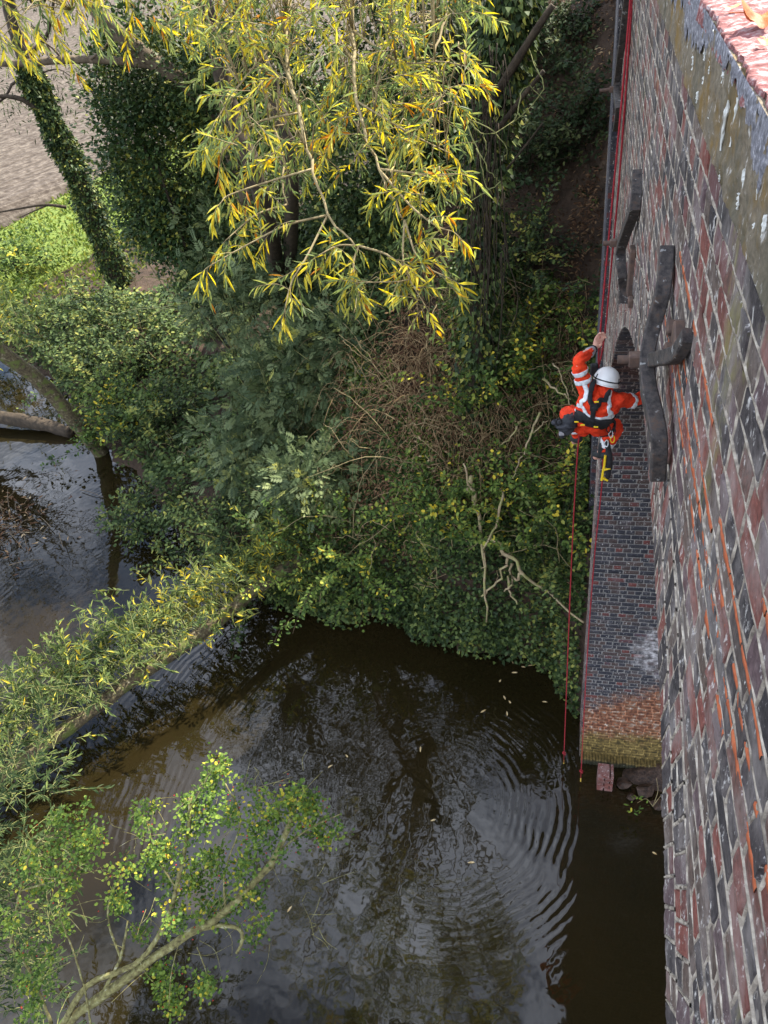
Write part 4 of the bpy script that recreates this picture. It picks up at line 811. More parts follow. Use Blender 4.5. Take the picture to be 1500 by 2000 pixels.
# ---- the fallen willow
TR = resample([at_z(665, 1048, 1.45), at_z(600, 1085, 1.4), at_z(500, 1150, 1.3), at_z(400, 1232, 1.2), at_z(280, 1312, 1.1), at_z(160, 1402, 1.0), at_z(20, 1500, .95), at_z(-150, 1620, .9)], 40)
fw = empty('fallen_willow', TR[0], 'fallen willow trunk stretched low over the river with green shoots', 'tree'); g = Geo(); lg = Geo(); tube(g, TR, np.linspace(.17, .14, 40), 10, .5, .07)
g.build('trunk', M['bark_moss'], fw, True); g = Geo()
for k in range(720):
    t = RNG.random()**.85*39; i = int(t); p = TR[i]+(TR[min(i+1, 39)]-TR[i])*(t-i)
    left = t/39
    p = p+np.array([RNG.normal(-.42-.25*left, .55), (RNG.normal(.12, .5) if left > .45 else abs(RNG.normal(.25, .55))-.08), 0])*(.3+1.1*left)
    p[2] = 1.15+abs(RNG.normal(0, .35))
    if k % 3 == 0: curve(g, [TR[i], (TR[i]+p)/2+np.array([0, 0, .12]), p], .012, .005, 6, 4)
    leafy_twig(p, np.array([-.35, .15, .55])+RNG.standard_normal(3)*.45, RNG.uniform(.5, 1.05), .7, .006, .042, .185, .036, g, lg, (.18 if left < .5 else -.02)+RNG.normal(0, .08)-.06)
for k in range(26):
    p = TR[2+k % 6]+RNG.standard_normal(3)*np.array([.35, .3, .15]); leafy_twig(p, np.array([.2, -.5, -.25])+RNG.standard_normal(3)*.4, RNG.uniform(.5, .9), .9, .005, .045, .18, .034, g, lg, .02)
props(g.build('shoots', M['twig_green'], fw, True), kind='stuff'); lg.build('foliage', M['willow_green'], fw)
# yellow-green shoots at the root end
b0 = at_z(600, 1130, .4)
# ---- near-left willow thicket
n = 300; st = np.array([at_depth(RNG.uniform(-110, 110), RNG.uniform(1480, 2030), RNG.uniform(9.6, 11.2)) for _ in range(n)])
shoots('willow_thicket', 'grey-green willow thicket filling the lower left corner', st, np.tile([.15, .1, .7], (n, 1))+RNG.standard_normal((n, 3))*.5, RNG.uniform(.4, .9, n), 'willow_green', .13, .026, .035, .6, 'twig_green', 'shrub', .006, None, -.22)
# ---- hawthorn with red berries reaching over the water
DH = 8.8; hb = at_depth(60, 2120, 9.6); hw = empty('hawthorn', hb, 'lichened hawthorn with small leaves and red berries over the water', 'shrub'); g = Geo()
def hp(x, y, d=0.0): return at_depth(x, y, DH+d)
for pts, r in ((((60, 2120, .8), (120, 2010, .5), (200, 1945, .3), (280, 1885, .15), (350, 1838, 0), (440, 1780, -.1), (505, 1715, -.15), (540, 1670, -.2), (570, 1600, -.2)), .062), (((110, 2030, .5), (150, 1950, .3), (185, 1915, .2), (270, 1880, .1), (320, 1810, 0), (345, 1735, -.1), (365, 1640, -.1), (372, 1560, -.1)), .04), (((385, 1815, 0), (430, 1808, -.1), (468, 1815, -.15), (472, 1840, -.2), (462, 1862, -.2)), .030),
               (((205, 1930, .2), (235, 1870, .1), (250, 1800, 0)), .022), (((235, 1870, .1), (212, 1800, 0), (220, 1740, -.1), (260, 1690, -.1)), .014), (((500, 1715, -.15), (560, 1650, -.2), (620, 1610, -.2), (665, 1590, -.2)), .012), (((440, 1780, -.1), (440, 1700, -.1), (470, 1600, -.1), (440, 1530, -.1)), .014), (((345, 1735, -.1), (310, 1680, -.1), (285, 1600, -.1)), .012), (((100, 2000, .5), (60, 1900, .3), (20, 1850, .2)), .02), (((20, 1850, .2), (40, 1740, .2), (70, 1650, .1), (140, 1620, .1)), .018),
               (((40, 1740, .2), (110, 1720, .1), (190, 1700, 0)), .012), (((180, 2020, .3), (165, 1930, .2), (140, 1850, .1), (120, 1800, 0)), .014), (((350, 1838, 0), (335, 1900, -.1), (330, 1965, -.1)), .008), (((385, 1850, 0), (400, 1890, -.1), (410, 1930, -.1)), .008), (((372, 1580, -.1), (410, 1510, -.1), (430, 1490, -.1)), .006)):
    curve(g, [hp(*p) for p in pts], r, r*.55, 18, 8, .10, r*.12)
for k in range(110):
    x = RNG.uniform(60, 640); y = 1560+RNG.uniform(0, 330)+(-.2)*(x-300); p = hp(x, y, RNG.uniform(-.3, .3)); d = RNG.standard_normal(3)*.2; curve(g, [p, p+d*.6+RNG.standard_normal(3)*.03, p+d*1.2], .005, .002, 6, 4)
g.build('branch', M['haw_bark'], hw, True)
CL = [(430, 1545, 45, 1), (470, 1580, 40, 1), (560, 1555, 38, 1), (590, 1590, 36, 1), (560, 1630, 42, 1), (510, 1620, 40, 1), (400, 1600, 34, 1), (370, 1570, 20, .7), (330, 1660, 34, 1), (300, 1690, 30, 1), (285, 1610, 20, .6), (285, 1580, 16, .5), (390, 1690, 36, 1), (450, 1680, 40, 1), (480, 1720, 36, 1), (350, 1730, 34, 1), (400, 1760, 40, 1), (340, 1790, 34, .8), (430, 1770, 30, .8), (325, 1900, 22, .9), (328, 1940, 18, .8), (340, 1965, 12, .5), (400, 1905, 26, .7), (410, 1930, 14, .4), (620, 1630, 26, .7), (655, 1620, 20, .4), (420, 1510, 16, .6), (430, 1490, 10, .4), (610, 1560, 20, .6), (240, 1700, 24, .6), (215, 1770, 20, .5), (240, 1750, 18, .5), (500, 1780, 20, .4), (490, 1830, 16, .3), (270, 1830, 16, .3),
      (120, 1640, 46, 1), (170, 1650, 36, 1), (90, 1690, 36, 1), (60, 1720, 30, .8), (140, 1600, 34, .9), (190, 1630, 20, .6), (130, 1720, 36, .7), (70, 1880, 36, .8), (60, 1930, 34, .8), (100, 1830, 34, .5), (20, 1800, 36, .7), (40, 1990, 40, .8)]
l_ = Geo(); bg_ = Geo(); s5 = np.array([[0, 0, 1], [0, 0, -1], [1, 0, 0], [-1, 0, 0], [0, 1, 0], [0, -1, 0.]]); s5f = np.array([[0, 2, 4], [0, 4, 3], [0, 3, 5], [0, 5, 2], [1, 4, 2], [1, 3, 4], [1, 5, 3], [1, 2, 5]])
for x, y, r, dn in CL:
    c = hp(x, y, RNG.uniform(-.25, .25)); rm = r*DH/F_PX*1.15; K = in_ellipsoid(max(4, int(11*dn)), c, (rm, rm, rm*.8), .2); foliage(l_, K, 24, .052, .046, .038, T_OVAL, .2)
    for q in range(int(5*dn)):
        p = c+RNG.standard_normal(3)*rm*.6; bg_.add(p+s5*.011, s5f)
l_.build('foliage', M['haw'], hw); M['berry'] = noise_mat('berry', [(.3, (.30, .02, .015)), (.7, (.45, .04, .02))], 20, .35, .0); props(bg_.build('berries', M['berry'], hw, True), kind='stuff')

# ---- dry brambles and twigs
g = Geo()
for k in range(1300):
    x = RNG.normal(900, 125); y = RNG.normal(790, 95)
    if x > 1175: continue
    p = at_ground(x, y)+np.array([0, 0, .05]); d = RNG.standard_normal(3)*np.array([.7, .5, .35]); d[2] = abs(d[2]); ln = RNG.uniform(.5, 1.5); curve(g, [p, p+d*ln*.5+np.array([0, 0, .45*ln]), p+d*ln+np.array([0, 0, -.05])], .0075, .003, 8, 4, 0, .02)
o = g.build('dry_brambles', M['straw'], None, True); props(o, 'tangle of dry straw-coloured bramble stems on the bank', 'brambles', kind='stuff')
g = Geo()
for k in range(260):
    x = RNG.uniform(230, 1120); y = RNG.uniform(560, 1150); p = at_ground(x, y)
    if p[2] < .2 or p[0] > .1: continue
    d = RNG.standard_normal(3)*np.array([.5, .4, .25])+np.array([0, -.15, .55]); ln = RNG.uniform(.7, 2.0); q = p+np.array([0, -.3, .25]); curve(g, [q, q+d*ln*.5+RNG.standard_normal(3)*.12, q+d*ln+np.array([0, 0, -.35*ln])], .011, .004, 9, 4, 0, .02)
props(g.build('bare_stems', M['twig'], None, True), 'thin bare tan stems sticking out all over the bank', 'stems', kind='stuff')
# dead branches lying on the ivy bank
def gl(L_, lift): return [CAMP+(at_ground(x, y)-CAMP)*(1-(lift+.55)/14.5) for x, y in L_]
twig_thing('dead_branch', 'upright pale dead stem standing on the ivy bank', [gl([(921, 930), (932, 1000), (946, 1120), (950, 1215)], .35), gl([(985, 960), (968, 1020), (948, 1075), (940, 1110)], .45), gl([(932, 1000), (915, 950), (905, 905)], .4)], 'deadwood', .048)
twig_thing('dead_branch', 'dead branch slanting down the ivy bank to the abutment', [gl([(955, 1050), (1000, 1085), (1020, 1120), (1075, 1165), (1140, 1216)], .4), gl([(1020, 1120), (1000, 1140), (985, 1155)], .4), gl([(1000, 1085), (985, 1110), (960, 1150), (940, 1165)], .4), gl([(1000, 1100), (995, 1140), (1010, 1180)], .35)], 'deadwood', .05)
twig_thing('dead_branch', 'lit dead stick leaning on the brambles left of the worker', [gl([(1055, 805), (1035, 850), (1018, 900), (1000, 935)], .45), gl([(1035, 850), (1070, 822)], .4)], 'deadwood', .028)
twig_thing('dead_branch', 'short pale broken stick among the brambles', [gl([(1020, 815), (1005, 845), (975, 870)], .4)], 'deadwood', .026)
twig_thing('dead_branch', 'mossy sticks behind the worker\'s raised elbow', [gl([(1060, 740), (1090, 762), (1115, 780)], .5), gl([(1080, 710), (1100, 745), (1112, 790)], .5)], 'deadwood', .028)
# bare sapling
b0 = at_ground(405, 670); sp = empty('bare_sapling', b0, 'leafless yellow-green sapling with arching twigs left of the elder', 'sapling'); g = Geo()
for L_ in (((400, 668), (385, 620), (360, 590), (320, 560), (285, 505), (262, 470)), ((385, 620), (370, 560), (340, 540), (310, 500)), ((370, 590), (320, 600), (260, 605), (225, 615), (192, 602)), ((360, 605), (320, 603), (285, 625), (262, 635)), ((392, 640), (400, 580), (395, 530), (376, 500)), ((360, 590), (330, 555), (290, 540), (260, 550)), ((330, 560), (335, 520), (300, 490)), ((395, 650), (420, 630), (440, 600))):
    g = Geo(); curve(g, [at_y(x, y, b0[1]-.9-.05*i) for i, (x, y) in enumerate(L_)], .024, .008, 14, 5, .05, .015); g.build('stem', M['twig_green'], sp, True)

# ---- ground cover (nobody could count it)
def cover(name, label, cat, n, xr, yr, leafm, tmpl, ll, lw, hgt, keep, upb=.4, fade=True, overhang=False):
    X_ = RNG.uniform(*xr, n*3); Y_ = RNG.uniform(*yr, n*3); Z_ = ground_z(X_, Y_); ok = (Z_ > .035) & keep(X_, Y_, Z_)
    D = proj(np.stack([X_, Y_, Z_], -1))[:, 2]
    if fade: ok &= RNG.random(n*3) < np.clip((15/np.maximum(D, 1))**1.6, 0, 1)
    ok &= ~((X_ > .28) & (Y_ < 12))
    X_, Y_, Z_, D = (a[ok][:n] for a in (X_, Y_, Z_, D)); k = len(X_)
    hm = hgt*(.35+1.3*np.clip(vnoise(X_, Y_, 1.1, 9)+.5, 0, 1)); P = np.stack([X_, Y_, Z_+hm*RNG.random(k)**.8], -1)
    sc = np.clip(D/15, .8, 2.2)**.75 if fade else np.ones(k)
    if overhang: P[:, 1] -= np.where(P[:, 2] < 1.7, RNG.random(k)*.45, 0)
    tone = np.clip(RNG.random(k)*.75+.3*(vnoise(X_, Y_, .8, 12)+.4), 0, 1)
    g = Geo(); leaves(g, P, RNG.standard_normal((k, 3))*np.array([1, 1, .4])+np.array([0, -.3, -.2+upb*0]), ll*sc*RNG.uniform(.7, 1.2, k), lw*sc, tmpl, np.array([0, -.25, 1.0]), tone, 1.0)
    o = g.build(name, M[leafm]); props(o, label, cat, kind='stuff'); return o
cover('ivy_cover', 'dark ivy covering the steep bank beside the abutment', 'ivy', 60000, (-7, .4), (8.3, 12.8), 'ivy', T_IVY, .085, .08, .26, lambda x, y, z: z > 0, overhang=True)
cover('nettle_cover', 'low green undergrowth spread over the left bank', 'undergrowth', 62000, (-27, -3.5), (10.5, 33), 'nettle', T_OVAL, .12, .08, .42, lambda x, y, z: (y < np.where(x < -16, 25.5, 29.0)) & (vnoise(x, y, 1.8, 16) > -.30))
cover('leaf_litter', 'brown fallen leaves on the shaded embankment soil', 'leaf litter', 26000, (-9, .5), (9.5, 24), 'litter', T_DIAM, .10, .032, .04, lambda x, y, z: z > .3)
cover('scrub_cover', 'patchy dark scrub growing on the shaded embankment', 'undergrowth', 20000, (-9, .5), (12, 26), 'dullleaf', T_OVAL, .09, .06, .40, lambda x, y, z: vnoise(x, y, 1.5, 18) > .02)
cover('dry_leaves', 'dry curled leaves caught in the brambles', 'dry leaves', 11000, (-5.5, .3), (10.8, 15.5), 'litter', T_DIAM, .11, .04, .55, lambda x, y, z: vnoise(x, y, 1.3, 25) > -.05)
cover('bank_sprigs', 'mixed bright sprigs between the brambles', 'undergrowth', 16000, (-6, .3), (10.5, 15), 'bush', T_OVAL, .09, .06, .35, lambda x, y, z: vnoise(x, y, .9, 19) > .08)
# grass between the bushes and the field
n = 42000; a0 = at_z(-120, 560, FIELD_Z); X_ = RNG.uniform(-48, -14, n); Y_ = RNG.uniform(24, 52, n); rel = (np.stack([X_, Y_], -1)-f0[:2])@fn[:2]; ok = (rel < .8) & (rel > -13); X_, Y_ = X_[ok], Y_[ok]; Z_ = ground_z(X_, Y_); ok = Z_ > .5; X_, Y_, Z_ = X_[ok], Y_[ok], Z_[ok]; k = len(X_)
g = Geo(); leaves(g, np.stack([X_, Y_, Z_], -1), RNG.standard_normal((k, 3))*.7+np.array([0, 0, .8]), RNG.uniform(.15, .34, k), .10, T_DIAM, np.array([.3, -.6, .3]), None, 1.0); o = g.build('grass', M['grass']); props(o, 'bright sunlit grass strip beside the ploughed field', 'grass', kind='stuff')
# ================================================================== IRON WALL TIES
def bar(geo, P, wd, th, nv, bev=.004, taper=None):
    """swept rounded-rectangle bar; th along nv, wd across"""
    P = np.asarray(P, float); n = len(P); T = nrm(np.gradient(P, axis=0)); S = nrm(np.cross(T, np.broadcast_to(nv, T.shape))); U = np.cross(S, T)
    w_, t_ = wd/2, th/2; b = bev
    prof = [(-w_+b, -t_), (w_-b, -t_), (w_, -t_+b), (w_, t_-b), (w_-b, t_), (-w_+b, t_), (-w_, t_-b), (-w_, -t_+b)]
    V = np.stack([P+S*a+U*c for a, c in prof], 1)+RNG.standard_normal((n, 8, 3))*.0008; idx = np.arange(n*8).reshape(n, 8); nx = np.roll(idx, -1, 1)
    F = np.stack([idx[:-1], nx[:-1], nx[1:], idx[1:]], -1).reshape(-1, 4); V = V.reshape(-1, 3); c0 = len(V); V = np.vstack([V, P[0], P[-1]])
    F = np.vstack([F, np.stack([nx[0], idx[0], np.full(8, c0), np.full(8, c0)], -1), np.stack([idx[-1], nx[-1], np.full(8, c0+1), np.full(8, c0+1)], -1)]); geo.add(V, F)
NX = np.array([-1.0, 0, 0])
def wall_tie(label, pts, blocks, bolt, wd=.05, th=.052, bl=.09, br=.017, arm=None):
    P = resample([at_x(*p) for p in pts], 18); c = at_x(*bolt)
    e = empty('iron_wall_tie', (XW, c[1], c[2]), label, 'wall tie', 'iron wall ties on the viaduct')
    g = Geo(); bar(g, P, wd, th, NX); g.build('bowed_bar', M['iron'], e)
    if arm is not None:
        g = Geo(); bar(g, resample([at_x(*p) for p in arm], 14), wd, th*.7, NX); g.build('cross_arm', M['iron'], e)
    for (px, py, x0, dy, dz, tilt) in blocks:
        q = at_x(px, py, (x0+XW)/2); g = Geo(); Mx = Matrix.Translation(tuple(q)) @ Matrix.Rotation(tilt, 4, 'X'); hx = (XW-x0)/2+.004
        box(g, (-hx, -dy/2, -dz/2), (hx, dy/2, dz/2), .5, Mx, .006); g.build('packing_block', M['iron_rust'], e)
    g = Geo(); box(g, (c[0]-.052, c[1]-.024, c[2]-.024), (c[0]-.004, c[1]+.024, c[2]+.024), .5, None, .004); g.build('nut', M['iron_rust'], e)
    g = Geo(); tube(g, np.array([[XW+.02, c[1], c[2]], [c[0]-.05, c[1], c[2]], [c[0]-bl, c[1], c[2]]]), br, 14, .5); g.build('tie_rod', M['iron_rust'], e, False)
    return e
wall_tie('large bowed iron wall tie with bolt nearest the camera, beside the worker', [(1302, 488, .302), (1296, 560, .292), (1279, 625, .272), (1265, 690, .252), (1266, 755, .252), (1279, 815, .268), (1288, 870, .285), (1284, 930, .293)],
         [(1316, 690, .278, .07, .035, .5), (1318, 640, .285, .05, .03, .5), (1325, 665, .30, .10, .09, .5)], (1256, 702, .243), .05, .052, .092, .017, [(1345, 655, .318), (1322, 690, .30), (1290, 700, .272), (1262, 705, .262)])
wall_tie('smaller bowed iron wall tie above the arch crown, second from the camera', [(1245, 338, .305), (1241, 400, .297), (1226, 445, .280), (1212, 490, .262), (1215, 530, .275), (1218, 560, .296), (1217, 592, .300)],
         [(1233, 530, .302, .11, .30, 0), (1232, 590, .306, .06, .06, 0)], (1206, 474, .258), .055, .06, .10, .018)
wall_tie('dim iron wall tie farthest along the viaduct at the top behind the ropes', [(1231, -70, .27), (1222, 20, .268), (1214, 90, .262), (1206, 150, .256), (1204, 185, .254), (1208, 215, .262), (1203, 250, .27)], [], (1202, 174, .256), .06, .05, .14, .016, [(1222, 30, .285), (1216, 90, .272), (1205, 140, .262), (1200, 180, .262)])

# ================================================================== ROPES
M['rope'] = noise_mat('rope', [(.35, (.20, .012, .018)), (.6, (.36, .03, .04)), (.8, (.50, .10, .10))], 90, .8, .6, dist=.003)
M['rope_tip'] = noise_mat('rope_tip', [(.3, (.55, .38, .05)), (.7, (.7, .5, .1))], 30, .7, .1)
def rope(label, pts, knot=True):
    P = resample(pts, 90); e = empty('rope', P[-1], label, 'rope', 'red ropes of the worker'); g = Geo(); tube(g, P, .0085, 6, .5, .04)
    g.build('strand', M['rope'], e, True)
    if knot:
        kp = P[-1]+np.array([0, 0, .32]); g = Geo(); t = np.linspace(0, 2*np.pi*1.5, 30); tube(g, kp+np.stack([.022*np.cos(t), .022*np.sin(t), .03*np.cos(t*1.5)], -1), .011, 6, .5); g.build('knot', M['rope'], e, True)
        g = Geo(); tube(g, np.array([P[-1]+[0, 0, .1], P[-1]+[0, 0, -.02]]), .0105, 6); g.build('tip', M['rope_tip'], e)
    return e
Yr = 6.35
rope('red working rope running from the parapet through the worker\'s raised hand', [(.9, 6.65, ZCOP+.03), (.45, 6.62, ZCOP+.03), (.298, 6.6, ZCOP-.02), at_y(1228, 40, 6.55), at_y(1214, 200, 6.5), at_y(1197, 380, 6.45), at_y(1182, 540, 6.4), at_y(1172, 655, 6.30), at_y(1169, 700, 6.32), at_y(1172, 760, 6.3), at_y(1176, 850, 6.6), at_y(1176, 940, 6.85), at_y(1160, 1100, 6.95), at_y(1146, 1300, 7.0), at_z(1134, 1525, .12)])
rope('red backup rope hanging left of the worker down to the water', [(.9, 6.8, ZCOP+.03), (.45, 6.76, ZCOP+.03), (.298, 6.72, ZCOP-.02), at_y(1232, 40, 6.6), at_y(1221, 200, 6.55), at_y(1207, 380, 6.5), at_y(1192, 540, 6.45), at_y(1181, 655, 6.42), at_y(1168, 720, 6.4), at_y(1142, 800, 6.38), at_y(1131, 850, 6.4), at_y(1121, 1000, 6.6), at_y(1112, 1200, 6.75), at_z(1101, 1490, .15)])

# ================================================================== THE WORKER
M['skin'] = noise_mat('skin', [(.3, (.50, .26, .19)), (.7, (.60, .34, .26))], 20, .55, .1)
M['hivis'] = noise_mat('hivis', [(.3, (.60, .032, .010)), (.6, (.82, .055, .013)), (.8, (.88, .09, .02))], 9, .8, .9, dist=.03)
M['tape'] = noise_mat('tape', [(.35, (.50, .54, .58)), (.6, (.78, .80, .82)), (.8, (.86, .88, .9))], 30, .4, .3, spec=.6)
M['helmet'] = noise_mat('helmet', [(.3, (.72, .72, .71)), (.7, (.80, .80, .79))], 4, .35, .02, spec=.5)
M['black'] = noise_mat('black', [(.3, (.010, .011, .013)), (.7, (.03, .031, .035))], 20, .7, .3)
M['boot'] = noise_mat('boot', [(.3, (.014, .016, .018)), (.7, (.035, .04, .042))], 18, .6, .3)
M['yellow'] = noise_mat('yellow', [(.3, (.75, .50, .02)), (.7, (.85, .62, .03))], 10, .5, .05)
M['bag'] = noise_mat('bag', [(.3, (.018, .02, .025)), (.6, (.04, .042, .05)), (.85, (.10, .11, .13))], 12, .55, .6, dist=.02)
M['grey_cuff'] = noise_mat('grey_cuff', [(.3, (.22, .22, .24)), (.7, (.40, .38, .40))], 20, .8, .2)
M['blue'] = noise_mat('blue', [(.3, (.02, .08, .22)), (.7, (.05, .16, .35))], 20, .5, .1)
J = {k: at_y(*v) for k, v in dict(pel=(1153, 826, 6.02), waist=(1156, 811, 5.97), chest=(1172, 782, 5.94), neck=(1181, 768, 6.00), head=(1184, 745, 6.08), Ls=(1143, 757, 5.98), Le=(1131, 706, 6.02), Lw=(1160, 681, 6.26), Lp=(1168, 666, 6.29),
    Rs=(1210, 782, 6.0), Re=(1250, 778, 6.18), Rw=(1278, 745, 6.36), Rp=(1290, 735, 6.42), Lh=(1138, 832, 6.06), Lk=(1110, 808, 6.42), La=(1128, 850, 6.66), Lt=(1122, 862, 6.75), Rh=(1172, 834, 6.05), Rk=(1201, 836, 6.38), Ra=(1178, 880, 6.36), Rt=(1164, 892, 6.46)).items()}
def ball_chain(geo, pts, rads, n=7, sx=None):
    pts = np.asarray(pts, float); rads = np.asarray(rads, float); m_ = len(pts); t = np.linspace(0, m_-1, (m_-1)*n+1); P = resample(pts, len(t)) if m_ > 2 else np.stack([np.interp(t, range(m_), pts[:, k]) for k in range(3)], -1); r = np.interp(t, range(m_), rads)
    d0 = nrm(P[0]-P[1]); d1 = nrm(P[-1]-P[-2])
    P = np.vstack([P[0]+d0*r[0]*.95, P[0]+d0*r[0]*.6, P, P[-1]+d1*r[-1]*.6, P[-1]+d1*r[-1]*.95]); r = np.r_[r[0]*.3, r[0]*.8, r, r[-1]*.8, r[-1]*.3]
    tube(geo, P, r, 14)
def torso(geo, grow=0.0):
    ax = nrm(J['Rs']-J['Ls']); rows = [(J['pel']-[0, 0, .03], .14, .11), (J['pel']+[0, 0, .04], .168, .135), (J['waist'], .160, .128), (J['chest']*.6+J['waist']*.4, .178, .135), (J['chest'], .195, .135), (J['chest']*.35+J['neck']*.65, .175, .115), (J['neck']+[0, 0, .01], .09, .085)]
    th = np.arange(20)/20*2*np.pi; V = []
    for c, a, b in rows:
        f = np.cross([0, 0, 1], ax); f = nrm(f-np.array([0, 0, 1])*f[2]); V.append(np.asarray(c)+np.cos(th)[:, None]*ax*(a+grow)+np.sin(th)[:, None]*f*(b+grow))
    V = np.array(V); n = len(rows); idx = np.arange(n*20).reshape(n, 20); nx = np.roll(idx, -1, 1); F = np.stack([idx[:-1], nx[:-1], nx[1:], idx[1:]], -1).reshape(-1, 4); V = V.reshape(-1, 3); c0 = len(V)
    V = np.vstack([V, V[:20].mean(0), V[-20:].mean(0)]); F = np.vstack([F, np.stack([nx[0], idx[0], np.full(20, c0), np.full(20, c0)], -1), np.stack([idx[-1], nx[-1], np.full(20, c0+1), np.full(20, c0+1)], -1)]); geo.add(V, F)
def fused(name, geo, mat, parent, voxel, smooth=6, wrinkle=0.0):
    o = geo.build(name, mat, parent, True); md = o.modifiers.new('r', 'REMESH'); md.mode = 'VOXEL'; md.voxel_size = voxel; md.use_smooth_shade = True
    sm = o.modifiers.new('s', 'SMOOTH'); sm.factor = .5; sm.iterations = smooth
    dg = bpy.context.evaluated_depsgraph_get(); me = bpy.data.meshes.new_from_object(o.evaluated_get(dg)); o.modifiers.clear(); old = o.data; o.data = me; bpy.data.meshes.remove(old); me.name = name
    if wrinkle:
        co = np.zeros(len(me.vertices)*3, np.float32); me.vertices.foreach_get('co', co); co = co.reshape(-1, 3); nm = np.zeros_like(co).ravel(); me.vertices.foreach_get('normal', nm); nm = nm.reshape(-1, 3)
        wv = vnoise(co[:, 0]*.6+co[:, 1]*.5+co[:, 2]*.8, co[:, 2]*1.8-co[:, 0]*.9, .05, 51)+.7*vnoise(co[:, 0]*.7-co[:, 1]*.5-co[:, 2]*.6, co[:, 2]*1.8+co[:, 0], .028, 52); co += nm*wv[:, None]*wrinkle; me.vertices.foreach_set('co', co.ravel()); me.update()
    return o
man = empty('person', J['pel'], 'rope access worker in orange hi-vis suit and white helmet hanging by the arch', 'person')
g = Geo(); torso(g, -.02); ball_chain(g, [J['neck'], J['head']-[0, .01, .03]], [.06, .058]); ball_chain(g, [J['head']+[0, .01, -.06], J['head']+[0, .0, .03]], [.078, .088]); ball_chain(g, [J['head']+[.005, .10, -.05], J['head']+[.005, .115, -.06]], [.012, .016])   # head with nose
for s in ((-1, .0), (1, .0)): ball_chain(g, [J['head']+[s[0]*.088, .01, -.035], J['head']+[s[0]*.09, .005, -.06]], [.012, .012])            # ears
for a, b, c_ in (('Ls', 'Le', 'Lw'), ('Rs', 'Re', 'Rw')): ball_chain(g, [J[a], J[b], J[c_]], [.058, .045, .028], 9)
for a, b, c_, d in (('Lh', 'Lk', 'La', 'Lt'), ('Rh', 'Rk', 'Ra', 'Rt')): ball_chain(g, [J[a], J[b], J[c_]], [.085, .06, .04], 9); ball_chain(g, [J[c_], J[d]], [.042, .035])
def hand(g, wr, palm, tip, side):
    d = nrm(palm-wr); s = nrm(np.cross(d, side)); o = nrm(np.cross(s, d)); pc = palm
    ball_chain(g, [wr, wr*.4+pc*.6], [.026, .03]); 
    for k in range(4):
        b = pc+s*(k-1.5)*.022; l_ = (.046, .054, .050, .038)[k]; ball_chain(g, [wr*.4+pc*.6+s*(k-1.5)*.014, b+d*.01, b+d*l_*1.0+o*.008, b+d*l_*1.55+o*.03, b+d*l_*1.5+o*.05], [.014, .0115, .0105, .0098, .009], 4)
    tb = wr*.55+pc*.45+s*.03; ball_chain(g, [wr*.7+pc*.3+s*.012, tb+o*.012, tb+d*.03+o*.035, tb+d*.045+o*.045-s*.015], [.014, .012, .0105, .009], 4)
hand(g, J['Lw'], J['Lp'], None, np.array([.3, -1.0, .2])); hand(g, J['Rw'], J['Rp'], None, np.array([-.4, -1.0, .3]))
body = fused('body', g, M['skin'], man, .0075, 2)
g = Geo(); torso(g, .012); ball_chain(g, [J['Ls']+[.03, 0, .0], J['Ls'], J['Le'], J['Lw']*.72+J['Le']*.28], [.078, .074, .058, .046], 9); ball_chain(g, [J['Rs']-[.03, 0, 0], J['Rs'], J['Re'], J['Rw']*.85+J['Re']*.15], [.078, .074, .058, .045], 9); ball_chain(g, [J['neck']-[0, .01, .03], J['neck']+[0, .0, .035]], [.085, .075])
jacket = fused('jacket', g, M['hivis'], man, .009, 6, .020)
g = Geo(); ball_chain(g, [J['pel']+[0, 0, .05], J['pel']-[0, 0, .0]], [.115, .10])
for a, b, c_ in (('Lh', 'Lk', 'La'), ('Rh', 'Rk', 'Ra')): ball_chain(g, [J['pel']*.3+J[a]*.7, J[a], J[b], J[c_]*.85+J[b]*.15], [.095, .09, .082, .066], 9)
trous = fused('trousers', g, M['hivis'], man, .010, 4, .020)
def nearest(o):
    off = np.array(o.parent.location)
    bv = BVHTree.FromPolygons([Vector(np.array(v.co)+off) for v in o.data.vertices], [p.vertices for p in o.data.polygons]); return bv
BJ = nearest(jacket); BT = nearest(trous)
def ribbon(name, pts, wd, mat, bvh=None, lift=.006, n=26, closed=False, par=None, th=.004):
    P = resample(pts, n); Q = []; Nn = []
    for p in P:
        lc, nn, _, _ = bvh.find_nearest(Vector(p)); Q.append(np.array(lc)); Nn.append(np.array(nn))
    Q = np.array(Q); Nn = np.array(Nn)
    for _ in range(3): Nn[1:-1] = nrm(Nn[:-2]+Nn[1:-1]*2+Nn[2:]); 
    Q[1:-1] = (Q[:-2]+Q[1:-1]*2+Q[2:])/4
    T = nrm(np.gradient(Q, axis=0)); S = nrm(np.cross(T, Nn)); rows = []
    for a in (-1, -.5, 0, .5, 1):
        e_ = []
        for q, s, nn in zip(Q, S, Nn):
            lc, n2, _, _ = bvh.find_nearest(Vector(q+s*a*wd/2)); e_.append(np.array(lc)+np.array(n2)*lift)
        rows.append(e_)
    V = np.array(rows).transpose(1, 0, 2); g = Geo(); i = np.arange(n*5).reshape(n, 5); g.add(V.reshape(-1, 3), np.stack([i[:-1, :-1], i[:-1, 1:], i[1:, 1:], i[1:, :-1]], -1).reshape(-1, 4))
    o = g.build(name, mat, par or man, True); md = o.modifiers.new('t', 'SOLIDIFY'); md.thickness = th; md.offset = 0; return o
def ring_pts(c, ax, r, a0=0, a1=2*np.pi, n=16):
    ax = nrm(ax); u = nrm(np.cross(ax, [.3, .2, .9])); v = np.cross(ax, u); t = np.linspace(a0, a1, n)[:, None]; return c+r*(np.cos(t)*u+np.sin(t)*v)
